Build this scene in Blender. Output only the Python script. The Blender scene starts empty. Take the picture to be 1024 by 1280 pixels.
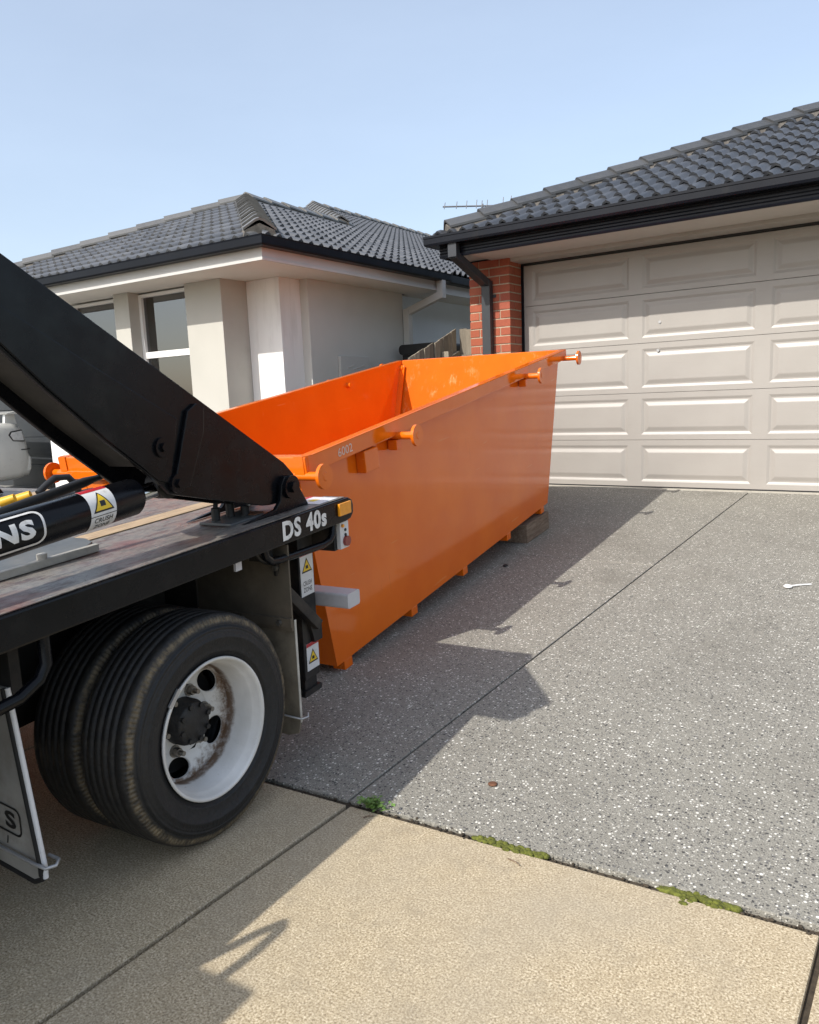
import bpy, bmesh, math, random
from mathutils import Vector, Matrix, Euler
random.seed(7)
R = math.radians
sc = bpy.context.scene
col = sc.collection
# ------------------------------------------------------------------ camera
cam_d = bpy.data.cameras.new('camera')
cam = bpy.data.objects.new('camera', cam_d); col.objects.link(cam)
sc.camera = cam
cam.location = (1.726, -2.016, 1.42)
PITCH, ROLL, YAW = R(9.2713), R(-2.325), R(34.8)
_f = Vector((0, math.cos(PITCH), -math.sin(PITCH))); _r = Vector((1, 0, 0)); _u = _r.cross(_f)
_r2 = _r*math.cos(ROLL) + _u*math.sin(ROLL); _u2 = -_r*math.sin(ROLL) + _u*math.cos(ROLL)
_m = Matrix((_r2, _u2, -_f)).transposed()
cam.rotation_euler = (Matrix.Rotation(YAW, 3, 'Z') @ _m).to_euler()
cam_d.sensor_fit = 'VERTICAL'; cam_d.sensor_height = 24.0
cam_d.lens = 24.0*986/1280
cam_d.shift_y = 20/1280.0
cam_d.clip_start = 0.05; cam_d.clip_end = 2000
# ------------------------------------------------------------------ light
SUN_DIR = Vector((-.275, -1.0, .88)).normalized()          # towards the sun
world = bpy.data.worlds.new('World'); sc.world = world; world.use_nodes = True
wn = world.node_tree.nodes; wl = world.node_tree.links
for n in list(wn): wn.remove(n)
wo = wn.new('ShaderNodeOutputWorld'); bg = wn.new('ShaderNodeBackground')
sky = wn.new('ShaderNodeTexSky'); sky.sky_type = 'NISHITA'; sky.sun_disc = False
sky.sun_elevation = math.asin(SUN_DIR.z); sky.sun_rotation = math.atan2(SUN_DIR.x, SUN_DIR.y)
sky.altitude = 50; sky.air_density = 1.0; sky.dust_density = 2.2; sky.ozone_density = 1.6
bg.inputs['Strength'].default_value = 0.15
wl.new(sky.outputs[0], bg.inputs['Color'])
veil = wn.new('ShaderNodeBackground'); veil.inputs['Color'].default_value = (.86, .93, 1.0, 1); veil.inputs['Strength'].default_value = .345   # thin high haze, faintly uneven
vt = wn.new('ShaderNodeTexCoord'); vm = wn.new('ShaderNodeMapping'); vm.inputs['Scale'].default_value = (1.2, 2.0, 4.5); vm.inputs['Rotation'].default_value = (.2, .1, .6)
vn = wn.new('ShaderNodeTexNoise'); vn.inputs['Scale'].default_value = 1.6; vn.inputs['Detail'].default_value = 7; vn.inputs['Roughness'].default_value = .58
vr = wn.new('ShaderNodeMapRange'); vr.inputs[1].default_value = .3; vr.inputs[2].default_value = .75; vr.inputs[3].default_value = .355; vr.inputs[4].default_value = .41
wl.new(vt.outputs['Generated'], vm.inputs[0]); wl.new(vm.outputs[0], vn.inputs['Vector']); wl.new(vn.outputs['Fac'], vr.inputs[0]); wl.new(vr.outputs[0], veil.inputs['Strength'])
addw = wn.new('ShaderNodeAddShader'); wl.new(bg.outputs[0], addw.inputs[0]); wl.new(veil.outputs[0], addw.inputs[1]); wl.new(addw.outputs[0], wo.inputs['Surface'])
sun_d = bpy.data.lights.new('sun', 'SUN'); sun_d.energy = 5.0; sun_d.angle = R(0.55); sun_d.color = (1, .96, .885)
sun = bpy.data.objects.new('sun', sun_d); col.objects.link(sun)
sun.rotation_euler = SUN_DIR.to_track_quat('Z', 'Y').to_euler(); sun.location = (-3, -10, 9)
sc.view_settings.view_transform = 'Standard'; sc.view_settings.look = 'None'
sc.view_settings.exposure = 0.0; sc.view_settings.gamma = 1.0; sc.view_settings.use_curve_mapping = False

# ------------------------------------------------------------------ helpers
def tag(o, label=None, cat=None, group=None, kind=None):
    if label: o['label'] = label
    if cat: o['category'] = cat
    if group: o['group'] = group
    if kind: o['kind'] = kind
    return o
def empty(name, loc=(0, 0, 0), rot=(0, 0, 0), label=None, cat=None, group=None):
    o = bpy.data.objects.new(name, None); col.objects.link(o)
    o.location = loc; o.rotation_euler = rot; o.empty_display_size = .1
    return tag(o, label, cat, group)
def link(name, me, parent=None, loc=(0, 0, 0), rot=(0, 0, 0), scale=None):
    o = bpy.data.objects.new(name, me); col.objects.link(o)
    o.location = loc; o.rotation_euler = rot
    if scale: o.scale = scale
    if parent: o.parent = parent
    return o
class MB:
    def __init__(s): s.v = []; s.f = []; s.s = []; s.tf = None
    def add(s, vs, fs, smooth=False):
        b = len(s.v); s.v += [tuple(q) for q in vs]
        for f in fs: s.f.append(tuple(i+b for i in f)); s.s.append(smooth)
        return s
    def box(s, x0, x1, y0, y1, z0, z1):
        return s.add([(x0,y0,z0),(x1,y0,z0),(x1,y1,z0),(x0,y1,z0),(x0,y0,z1),(x1,y0,z1),(x1,y1,z1),(x0,y1,z1)],
            [(0,3,2,1),(4,5,6,7),(0,1,5,4),(1,2,6,5),(2,3,7,6),(3,0,4,7)])
    def bar(s, a, b, w, h, up=(0, 0, 1)):
        a = Vector(a); b = Vector(b); d = (b-a).normalized(); u = Vector(up)
        r = d.cross(u).normalized(); u = r.cross(d).normalized()
        vs = []
        for p in (a, b):
            for sx, sz in ((-1,-1),(1,-1),(1,1),(-1,1)): vs.append(p + r*sx*w/2 + u*sz*h/2)
        return s.add(vs, [(0,1,2,3),(7,6,5,4),(0,4,5,1),(1,5,6,2),(2,6,7,3),(3,7,4,0)])
    def prism(s, poly, axis, a, b):
        """poly: 2-D outline; axis x: (y,z), y: (x,z), z: (x,y)"""
        n = len(poly)
        def P(p, t): return (t, p[0], p[1]) if axis == 'x' else ((p[0], t, p[1]) if axis == 'y' else (p[0], p[1], t))
        vs = [P(p, a) for p in poly] + [P(p, b) for p in poly]
        fs = [tuple(range(n)), tuple(range(2*n-1, n-1, -1))] + [(i, i+n, (i+1) % n+n, (i+1) % n) for i in range(n)]
        return s.add(vs, fs)
    def tube(s, pts, r, seg=10, cap=True):
        pts = [Vector(p) for p in pts]; n = len(pts); vs = []; fs = []
        rs = r if isinstance(r, (list, tuple)) else [r]*n
        prev = None
        for i, p in enumerate(pts):
            d = ((pts[min(i+1, n-1)]-p).normalized() + (p-pts[max(i-1, 0)]).normalized()).normalized()
            if prev is None:
                a = d.cross(Vector((0, 0, 1)))
                if a.length < .1: a = d.cross(Vector((1, 0, 0)))
            else: a = prev - d*prev.dot(d)
            a.normalize(); prev = a; b = d.cross(a)
            for k in range(seg):
                t = 2*math.pi*k/seg; vs.append(p + (a*math.cos(t)+b*math.sin(t))*rs[i])
        for i in range(n-1):
            for k in range(seg):
                fs.append((i*seg+k, i*seg+(k+1) % seg, (i+1)*seg+(k+1) % seg, (i+1)*seg+k))
        s.add(vs, fs, True)
        if cap:
            s.add(vs[:seg], [tuple(range(seg))]); s.add(vs[-seg:], [tuple(range(seg-1, -1, -1))])
        return s
    def lathe(s, prof, seg=48, c=(0, 0, 0), axis='x', smooth=True, t0=0, t1=2*math.pi):
        """prof: (axial, radius)"""
        vs = []; fs = []; full = abs(t1-t0-2*math.pi) < 1e-6; m = seg if full else seg+1
        for a, r in prof:
            for k in range(m):
                t = t0+(t1-t0)*k/seg; p, q = r*math.cos(t), r*math.sin(t)
                w = (a, p, q) if axis == 'x' else ((p, a, q) if axis == 'y' else (p, q, a))
                vs.append((w[0]+c[0], w[1]+c[1], w[2]+c[2]))
        for i in range(len(prof)-1):
            for k in range(seg):
                k2 = (k+1) % m
                fs.append((i*m+k, i*m+k2, (i+1)*m+k2, (i+1)*m+k))
        return s.add(vs, fs, smooth)
    def disc(s, c, n, r, h, seg=20):
        n = Vector(n).normalized(); c = Vector(c)
        return s.tube([c, c+n*h], r, seg)
    def sphere(s, c, r, sx=1, sy=1, sz=1, seg=12, rings=8):
        vs = [(c[0], c[1], c[2]-r*sz)]; fs = []
        for i in range(1, rings):
            a = -math.pi/2+math.pi*i/rings
            for k in range(seg):
                t = 2*math.pi*k/seg
                vs.append((c[0]+r*sx*math.cos(a)*math.cos(t), c[1]+r*sy*math.cos(a)*math.sin(t), c[2]+r*sz*math.sin(a)))
        vs.append((c[0], c[1], c[2]+r*sz)); e = len(vs)-1
        for k in range(seg):
            fs.append((0, 1+(k+1) % seg, 1+k)); fs.append((e, e-seg+k, e-seg+(k+1) % seg))
        for i in range(rings-2):
            for k in range(seg):
                a = 1+i*seg; fs.append((a+k, a+(k+1) % seg, a+seg+(k+1) % seg, a+seg+k))
        return s.add(vs, fs, True)
    def sweep(s, prof, path, closed=False):
        """prof: (out, up) section; out is to the right of travel; path is horizontal; mitred corners"""
        n = len(path); path = [Vector(p) for p in path]; vs = []; m = len(prof)
        for i, p in enumerate(path):
            a = path[i-1] if (i > 0 or closed) else None; b = path[(i+1) % n] if (i < n-1 or closed) else None
            da = (p-a).normalized() if a is not None else (b-p).normalized()
            db = (b-p).normalized() if b is not None else da
            ra = Vector((da.y, -da.x, 0)).normalized(); rb = Vector((db.y, -db.x, 0)).normalized()
            mm = ra+rb; mm = mm/(mm.dot(ra)) if mm.length > 1e-4 else ra
            for o, u in prof: vs.append(p + mm*o + Vector((0, 0, u)))
        fs = []
        for i in range(n if closed else n-1):
            j = (i+1) % n
            for k in range(m): fs.append((i*m+k, j*m+k, j*m+(k+1) % m, i*m+(k+1) % m))
        if not closed: fs += [tuple(range(m)), tuple(range(n*m-1, n*m-m-1, -1))]
        return s.add(vs, fs)
    def mesh(s, name, mat, bevel=0, tf=None):
        me = bpy.data.meshes.new(name)
        vs = [tf(*q) for q in s.v] if tf else s.v
        me.from_pydata(vs, [], s.f)
        me.polygons.foreach_set('use_smooth', s.s)
        bm = bmesh.new(); bm.from_mesh(me)
        bmesh.ops.recalc_face_normals(bm, faces=bm.faces)
        if bevel:
            bmesh.ops.remove_doubles(bm, verts=bm.verts, dist=1e-5)
            ed = [e for e in bm.edges if len(e.link_faces) == 2 and e.calc_face_angle(0) > .5]
            if ed: bmesh.ops.bevel(bm, geom=ed, offset=bevel, segments=2, affect='EDGES', profile=.6, clamp_overlap=True)
        bm.to_mesh(me); bm.free()
        if mat: me.materials.append(mat)
        return me
    def build(s, name, mat, parent=None, loc=(0, 0, 0), rot=(0, 0, 0), bevel=0, tf=None):
        return link(name, s.mesh(name, mat, bevel, tf), parent, loc, rot)

# ------------------------------------------------------------------ materials
def newmat(name):
    m = bpy.data.materials.new(name); m.use_nodes = True
    nt = m.node_tree; p = nt.nodes['Principled BSDF']; return m, nt, p
def N(nt, t, **kw):
    n = nt.nodes.new(t)
    for k, v in kw.items():
        if hasattr(n, k): setattr(n, k, v)
        else: n.inputs[k.replace('_', ' ')].default_value = v
    return n
def ramp(nt, fac, stops, interp='LINEAR'):
    r = nt.nodes.new('ShaderNodeValToRGB'); r.color_ramp.interpolation = interp
    e = r.color_ramp.elements
    while len(e) < len(stops): e.new(.5)
    for i, (p, c) in enumerate(stops):
        e[i].position = p; e[i].color = (c[0], c[1], c[2], 1) if not isinstance(c, (int, float)) else (c, c, c, 1)
    nt.links.new(fac, r.inputs[0]); return r
def mixc(nt, fac, a, b, mode='MIX'):
    m = nt.nodes.new('ShaderNodeMix'); m.data_type = 'RGBA'; m.blend_type = mode
    for sock, v in ((m.inputs[0], fac), (m.inputs[6], a), (m.inputs[7], b)):
        if isinstance(v, (int, float)): sock.default_value = v
        elif isinstance(v, (tuple, list)): sock.default_value = (v[0], v[1], v[2], 1)
        else: nt.links.new(v, sock)
    return m.outputs[2]
def noise(nt, scale, detail=4, rough=.55, vec=None, coord='Object', stretch=None):
    tc = nt.nodes.new('ShaderNodeTexCoord'); n = nt.nodes.new('ShaderNodeTexNoise')
    n.inputs['Scale'].default_value = scale; n.inputs['Detail'].default_value = detail; n.inputs['Roughness'].default_value = rough
    src = vec or tc.outputs[coord]
    if stretch:
        mp = nt.nodes.new('ShaderNodeMapping'); mp.inputs['Scale'].default_value = stretch
        nt.links.new(src, mp.inputs[0]); src = mp.outputs[0]
    nt.links.new(src, n.inputs['Vector']); return n.outputs['Fac']
def bump(nt, p, h, dist=.002, strength=1.0):
    b = nt.nodes.new('ShaderNodeBump'); b.inputs['Distance'].default_value = dist; b.inputs['Strength'].default_value = strength
    nt.links.new(h, b.inputs['Height']); nt.links.new(b.outputs[0], p.inputs['Normal'])
def simple(name, c, rough=.5, metal=0, var=.12, scale=6, spec=.5, bmp=0, bscale=60, coat=0, dirt=None, dirt_amt=.3, dirt_scale=4, stretch=None, rvar=.1, coord='Object'):
    m, nt, p = newmat(name)
    f = noise(nt, scale, stretch=stretch, coord=coord)
    d = ramp(nt, f, [(.3, tuple(x*(1-var) for x in c)), (.7, tuple(min(1, x*(1+var)) for x in c))]).outputs[0]
    if dirt:
        g = noise(nt, dirt_scale, 8, .65, stretch=stretch, coord=coord)
        k = ramp(nt, g, [(.62-dirt_amt*.4, 0.0), (.9-dirt_amt*.3, 1.0)]).outputs[0]
        d = mixc(nt, k, d, dirt)
    nt.links.new(d, p.inputs['Base Color'])
    p.inputs['Metallic'].default_value = metal; p.inputs['Specular IOR Level'].default_value = spec
    rr = nt.nodes.new('ShaderNodeMapRange'); rr.inputs[3].default_value = max(.02, rough-rvar); rr.inputs[4].default_value = min(1, rough+rvar)
    nt.links.new(noise(nt, scale*2.3, 6, coord=coord), rr.inputs[0]); nt.links.new(rr.outputs[0], p.inputs['Roughness'])
    if coat: p.inputs['Coat Weight'].default_value = coat; p.inputs['Coat Roughness'].default_value = .06
    if bmp: bump(nt, p, noise(nt, bscale, 6, .6, coord=coord), bmp)
    return m
M = {}
def aggregate():
    m, nt, p = newmat('exposed_aggregate')
    tc = nt.nodes.new('ShaderNodeTexCoord')
    def vor(scale, feat='F1'):
        v = nt.nodes.new('ShaderNodeTexVoronoi'); v.feature = feat; v.inputs['Scale'].default_value = scale
        nt.links.new(tc.outputs['Object'], v.inputs['Vector']); return v
    def layer(scale, pal, thr):
        v = vor(scale); sep = nt.nodes.new('ShaderNodeSeparateColor'); nt.links.new(v.outputs['Color'], sep.inputs[0])
        c = ramp(nt, sep.outputs[0], pal, 'CONSTANT').outputs[0]
        sz = nt.nodes.new('ShaderNodeMapRange'); nt.links.new(sep.outputs[1], sz.inputs[0]); sz.inputs[3].default_value = thr*.45; sz.inputs[4].default_value = thr
        sub = nt.nodes.new('ShaderNodeMath'); sub.operation = 'SUBTRACT'; nt.links.new(sz.outputs[0], sub.inputs[0]); nt.links.new(v.outputs['Distance'], sub.inputs[1])
        k = ramp(nt, sub.outputs[0], [(0.0, 0.0), (.16, 1.0)]).outputs[0]
        return c, k
    n1 = noise(nt, 240, 3, .6)
    base = ramp(nt, n1, [(.34, (.155, .146, .126)), (.5, (.24, .227, .195)), (.66, (.305, .29, .25))]).outputs[0]
    big = noise(nt, .9, 5)
    base = mixc(nt, ramp(nt, big, [(.35, 0.0), (.7, .35)]).outputs[0], base, (.30, .282, .235))
    c1, k1 = layer(140, [(0, (.2, .188, .16)), (.2, (.075, .072, .066)), (.40, (.24, .226, .194)), (.62, (.34, .322, .28)), (.84, (.60, .575, .51))], .56)
    c2, k2 = layer(80, [(0, (.065, .063, .06)), (.22, (.15, .145, .135)), (.45, (.25, .236, .2)), (.62, (.36, .34, .295)), (.79, (.72, .695, .63))], .52)
    d = mixc(nt, k1, base, c1); d = mixc(nt, k2, d, c2)
    st = noise(nt, 1.7, 6, .6)
    d = mixc(nt, ramp(nt, st, [(.5, 0.0), (.72, .35)]).outputs[0], d, (.13, .12, .10))
    nt.links.new(d, p.inputs['Base Color']); p.inputs['Roughness'].default_value = .72; p.inputs['Specular IOR Level'].default_value = .4
    add = nt.nodes.new('ShaderNodeMath'); add.operation = 'ADD'; nt.links.new(k1, add.inputs[0]); nt.links.new(k2, add.inputs[1])
    bump(nt, p, add.outputs[0], .0018, .7)
    return m
M['aggregate'] = aggregate()
def path_concrete():
    m, nt, p = newmat('path_concrete')
    f = noise(nt, 165, 3, .65); g = noise(nt, 120, 3, .65); b = noise(nt, 1.6, 6, .6)
    d = ramp(nt, f, [(.36, (.20, .15, .085)), (.45, (.42, .335, .215)), (.54, (.54, .445, .30)), (.64, (.74, .64, .465))]).outputs[0]
    d = mixc(nt, ramp(nt, g, [(.35, .75), (.41, 0.0)]).outputs[0], d, (.2, .155, .1))
    md = noise(nt, 22, 5, .7)
    d = mixc(nt, ramp(nt, md, [(.42, 0.0), (.68, .5)]).outputs[0], d, (.33, .26, .165))
    d = mixc(nt, ramp(nt, b, [(.42, 0.0), (.72, .5)]).outputs[0], d, (.36, .315, .245))
    d = mixc(nt, ramp(nt, noise(nt, 5, 8, .7), [(.56, 0.0), (.72, .4)]).outputs[0], d, (.23, .195, .145))
    oi = nt.nodes.new('ShaderNodeObjectInfo')
    d = mixc(nt, ramp(nt, oi.outputs['Random'], [(0, 0.0), (1, .16)]).outputs[0], d, (.25, .21, .16))
    nt.links.new(d, p.inputs['Base Color']); p.inputs['Roughness'].default_value = .88; p.inputs['Specular IOR Level'].default_value = .25
    bump(nt, p, f, .0010, .6)
    return m
M['path'] = path_concrete()
M['joint'] = simple('joint_dirt', (.055, .042, .028), .95, var=.4, scale=40, bmp=.003)
M['plain_concrete'] = simple('plain_concrete', (.22, .215, .2), .85, var=.2, scale=8, bmp=.001, bscale=150)
M['threshold'] = simple('threshold_concrete', (.43, .40, .34), .85, var=.15, scale=12)
M['asphalt'] = simple('asphalt', (.05, .05, .052), .85, var=.3, scale=120, bmp=.003, bscale=200)
M['ground'] = simple('ground_grass', (.07, .085, .035), .95, var=.45, scale=3, bmp=.02, bscale=30, dirt=(.13, .1, .06), dirt_amt=.4)
def brick_mat():
    m, nt, p = newmat('red_brick')
    oi = nt.nodes.new('ShaderNodeObjectInfo')
    d = ramp(nt, oi.outputs['Random'], [(0, (.30, .075, .036)), (.35, (.38, .095, .045)), (.7, (.34, .085, .05)), (1, (.43, .125, .065))]).outputs[0]
    k = ramp(nt, noise(nt, 45, 6, .7), [(.35, 0.0), (.7, .5)]).outputs[0]
    d = mixc(nt, k, d, (.21, .06, .035))
    nt.links.new(d, p.inputs['Base Color']); p.inputs['Roughness'].default_value = .85
    bump(nt, p, noise(nt, 140, 5), .003); return m
M['brick'] = brick_mat()
M['mortar'] = simple('mortar', (.42, .35, .255), .95, var=.2, scale=60, bmp=.003, bscale=200)
M['cream'] = simple('cream_trim', (.42, .395, .36), .55, var=.05, scale=3, dirt=(.33, .29, .24), dirt_amt=.25)
M['fibre'] = simple('fibre_cement', (.50, .47, .43), .7, var=.04, scale=2, dirt=(.47, .43, .37), dirt_amt=.2)
def door_mat():
    m, nt, p = newmat('garage_door_paint')
    f = noise(nt, 2.2, 4)
    d = ramp(nt, f, [(.3, (.33, .305, .278)), (.7, (.355, .33, .302))]).outputs[0]
    g = noise(nt, 3.5, 8, .7, stretch=(1, 1, 7))
    d = mixc(nt, ramp(nt, g, [(.56, 0.0), (.8, .3)]).outputs[0], d, (.235, .215, .19))
    nt.links.new(d, p.inputs['Base Color']); p.inputs['Roughness'].default_value = .42
    bump(nt, p, noise(nt, 18, 5, .6, stretch=(1, 1, 16)), .0012, .5)
    return m
M['door'] = door_mat()
M['render_beige'] = simple('beige_render', (.46, .445, .40), .9, var=.05, scale=1.5, bmp=.0012, bscale=220, dirt=(.38, .365, .32), dirt_amt=.2, dirt_scale=1.5)
M['render_white'] = simple('white_render', (.80, .79, .77), .85, var=.04, scale=1.5, bmp=.001, bscale=220, dirt=(.6, .585, .56), dirt_amt=.22, dirt_scale=2, stretch=(3, 3, .5))
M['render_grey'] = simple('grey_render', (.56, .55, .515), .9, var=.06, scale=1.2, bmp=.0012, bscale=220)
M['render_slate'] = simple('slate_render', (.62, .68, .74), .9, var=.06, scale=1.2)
M['eave_paint'] = simple('eave_paint', (.52, .51, .485), .6, var=.05, scale=3)
M['soffit'] = simple('soffit', (.66, .63, .58), .75, var=.04, scale=2)
M['white'] = simple('white_paint', (.78, .77, .75), .4, var=.03, scale=4)
M['colorbond'] = simple('dark_colorbond', (.006, .0075, .012), .35, var=.2, scale=3, dirt=(.016, .016, .017), dirt_amt=.15, dirt_scale=7, spec=.2)
M['colorbond_grey'] = simple('grey_colorbond', (.032, .036, .042), .4, var=.15, scale=3, dirt=(.05, .05, .05), dirt_amt=.2)
def tile_mat(name, a, b, lich):
    m, nt, p = newmat(name)
    oi = nt.nodes.new('ShaderNodeObjectInfo')
    d = ramp(nt, oi.outputs['Random'], [(0, a), (1, b)]).outputs[0]
    d = mixc(nt, ramp(nt, noise(nt, 14, 8, .7, coord='Object'), [(.48, 0.0), (.78, .65)]).outputs[0], d, lich)
    nt.links.new(d, p.inputs['Base Color']); p.inputs['Roughness'].default_value = .42
    p.inputs['Specular IOR Level'].default_value = .6
    bump(nt, p, noise(nt, 180, 4), .0015); return m
M['tile'] = tile_mat('roof_tile_dark', (.032, .035, .042), (.06, .064, .074), (.09, .09, .086))
M['tile2'] = tile_mat('roof_tile_grey', (.08, .083, .09), (.125, .128, .137), (.16, .157, .147))
M['cap_dark'] = tile_mat('ridge_cap_dark', (.05, .051, .053), (.075, .075, .076), (.10, .096, .088))
M['cap'] = tile_mat('ridge_cap_tile', (.10, .096, .09), (.14, .134, .125), (.18, .17, .15))
M['underlay'] = simple('roof_underlay', (.02, .02, .022), .9)
M['pointing'] = simple('ridge_pointing', (.14, .125, .108), .9, var=.3, scale=20, bmp=.004, bscale=40)
def glass_mat():
    m, nt, p = newmat('window_glass')
    nt.nodes.remove(p); out = nt.nodes['Material Output']
    tr = nt.nodes.new('ShaderNodeBsdfTransparent'); tr.inputs[0].default_value = (.62, .68, .70, 1)
    gl = nt.nodes.new('ShaderNodeBsdfGlossy'); gl.inputs['Roughness'].default_value = .015
    fr = nt.nodes.new('ShaderNodeFresnel'); fr.inputs[0].default_value = 2.7
    mx = nt.nodes.new('ShaderNodeMixShader'); nt.links.new(fr.outputs[0], mx.inputs[0]); nt.links.new(tr.outputs[0], mx.inputs[1]); nt.links.new(gl.outputs[0], mx.inputs[2]); nt.links.new(mx.outputs[0], out.inputs[0])
    return m
M['glass'] = glass_mat()
M['curtain'] = simple('lace_curtain', (.74, .80, .82), .9, var=.25, scale=14, stretch=(2, 2, 1))
M['sky_tint'] = simple('sky_tint_sheet', (.36, .45, .54), .9, var=.3, scale=6)  # bluish tone stands in for sky reflected in the upper panes
M['blind'] = simple('roller_blind', (.1, .1, .1), .8)
# bin paint
def bin_paint():
    m, nt, p = newmat('orange_bin_paint')
    f = noise(nt, 2.5, 5)
    d = ramp(nt, f, [(.3, (.72, .125, .004)), (.7, (.80, .16, .006))]).outputs[0]
    sc1 = noise(nt, 7, 9, .75, stretch=(1.5, 1.5, .35))
    d = mixc(nt, ramp(nt, sc1, [(.66, 0.0), (.74, .22)]).outputs[0], d, (.82, .42, .2))
    g = noise(nt, 30, 7, .7)
    d = mixc(nt, ramp(nt, g, [(.72, 0.0), (.78, .5)]).outputs[0], d, (.35, .12, .04))
    sx_ = noise(nt, 13, 3, .5, stretch=(1, .10, 1.6)); d = mixc(nt, ramp(nt, sx_, [(.70, 0.0), (.72, .35)]).outputs[0], d, (.80, .30, .09))
    rs_ = noise(nt, 9, 6, .7, stretch=(2.2, 2.2, .22)); d = mixc(nt, ramp(nt, rs_, [(.64, 0.0), (.76, .45)]).outputs[0], d, (.40, .085, .012))
    ch_ = noise(nt, 55, 3, .6, stretch=(1, 1, .5)); d = mixc(nt, ramp(nt, ch_, [(.755, 0.0), (.775, .8)]).outputs[0], d, (.16, .06, .03))
    nt.links.new(d, p.inputs['Base Color'])
    rr = ramp(nt, noise(nt, 4, 6), [(.3, .07), (.75, .14)]); nt.links.new(rr.outputs[0], p.inputs['Roughness'])
    p.inputs['Specular IOR Level'].default_value = .5; p.inputs['Coat Weight'].default_value = .0; p.inputs['Coat Roughness'].default_value = .04
    mp = noise(nt, 1.5, 3, .4); bump(nt, p, mp, .009, .4)
    return m
M['orange'] = bin_paint()
def bin_scuffed():
    m, nt, p = newmat('orange_scuffed_paint')
    f = noise(nt, 2.5, 5)
    d = ramp(nt, f, [(.3, (.56, .10, .003)), (.7, (.60, .125, .005))]).outputs[0]
    s1 = noise(nt, 6, 10, .8, stretch=(2.2, 2.2, .5)); s2 = noise(nt, 2.0, 3)
    k = ramp(nt, s1, [(.54, 0.0), (.66, .75)]).outputs[0]; k2 = ramp(nt, s2, [(.40, 0.0), (.6, 1.0)]).outputs[0]
    mm = nt.nodes.new('ShaderNodeMath'); mm.operation = 'MULTIPLY'; nt.links.new(k, mm.inputs[0]); nt.links.new(k2, mm.inputs[1])
    d = mixc(nt, mm.outputs[0], d, (.62, .30, .12))
    nt.links.new(d, p.inputs['Base Color']); p.inputs['Roughness'].default_value = .7; p.inputs['Specular IOR Level'].default_value = .08; return m
M['orange_scuff'] = bin_scuffed()
M['blackpaint'] = simple('black_truck_paint', (.0036, .004, .0055), .26, var=.3, scale=5, dirt=(.022, .021, .020), dirt_amt=.16, dirt_scale=3.5, rvar=.2, spec=.24)
M['blackdull'] = simple('black_dull_steel', (.007, .007, .008), .6, var=.3, scale=8, dirt=(.055, .045, .034), dirt_amt=.4, dirt_scale=9)
M['arm_under'] = simple('arm_underside', (.03, .027, .022), .7, var=.3, scale=8, dirt=(.05, .045, .035), dirt_amt=.4)
M['chassis'] = simple('chassis_grime', (.012, .011, .010), .85, var=.4, scale=9, dirt=(.04, .033, .025), dirt_amt=.35)
def deck_mat():
    m, nt, p = newmat('worn_deck_steel')
    f = noise(nt, 10, 10, .8, stretch=(2.4, .6, 1))
    d = ramp(nt, f, [(.28, (.04, .04, .045)), (.42, (.12, .112, .108)), (.5, (.25, .225, .195)), (.56, (.10, .085, .08)), (.66, (.16, .07, .06)), (.76, (.36, .32, .27))]).outputs[0]
    g = noise(nt, 60, 6, .8)
    d = mixc(nt, ramp(nt, g, [(.52, 0.0), (.66, .55)]).outputs[0], d, (.34, .29, .23))
    r = noise(nt, 2.2, 4, .6)
    d = mixc(nt, ramp(nt, r, [(.56, 0.0), (.66, .55)]).outputs[0], d, (.2, .04, .03))
    nt.links.new(d, p.inputs['Base Color']); p.inputs['Roughness'].default_value = .38; p.inputs['Metallic'].default_value = .25
    rr = ramp(nt, noise(nt, 11, 8), [(.3, .25), (.75, .6)]); nt.links.new(rr.outputs[0], p.inputs['Roughness'])
    bump(nt, p, g, .0015, .6); return m
M['deck'] = deck_mat()
M['plank'] = simple('pale_timber', (.40, .29, .18), .8, var=.25, scale=9, stretch=(12, 1, 12), dirt=(.2, .13, .08), dirt_amt=.35, dirt_scale=8, bmp=.001)
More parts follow.
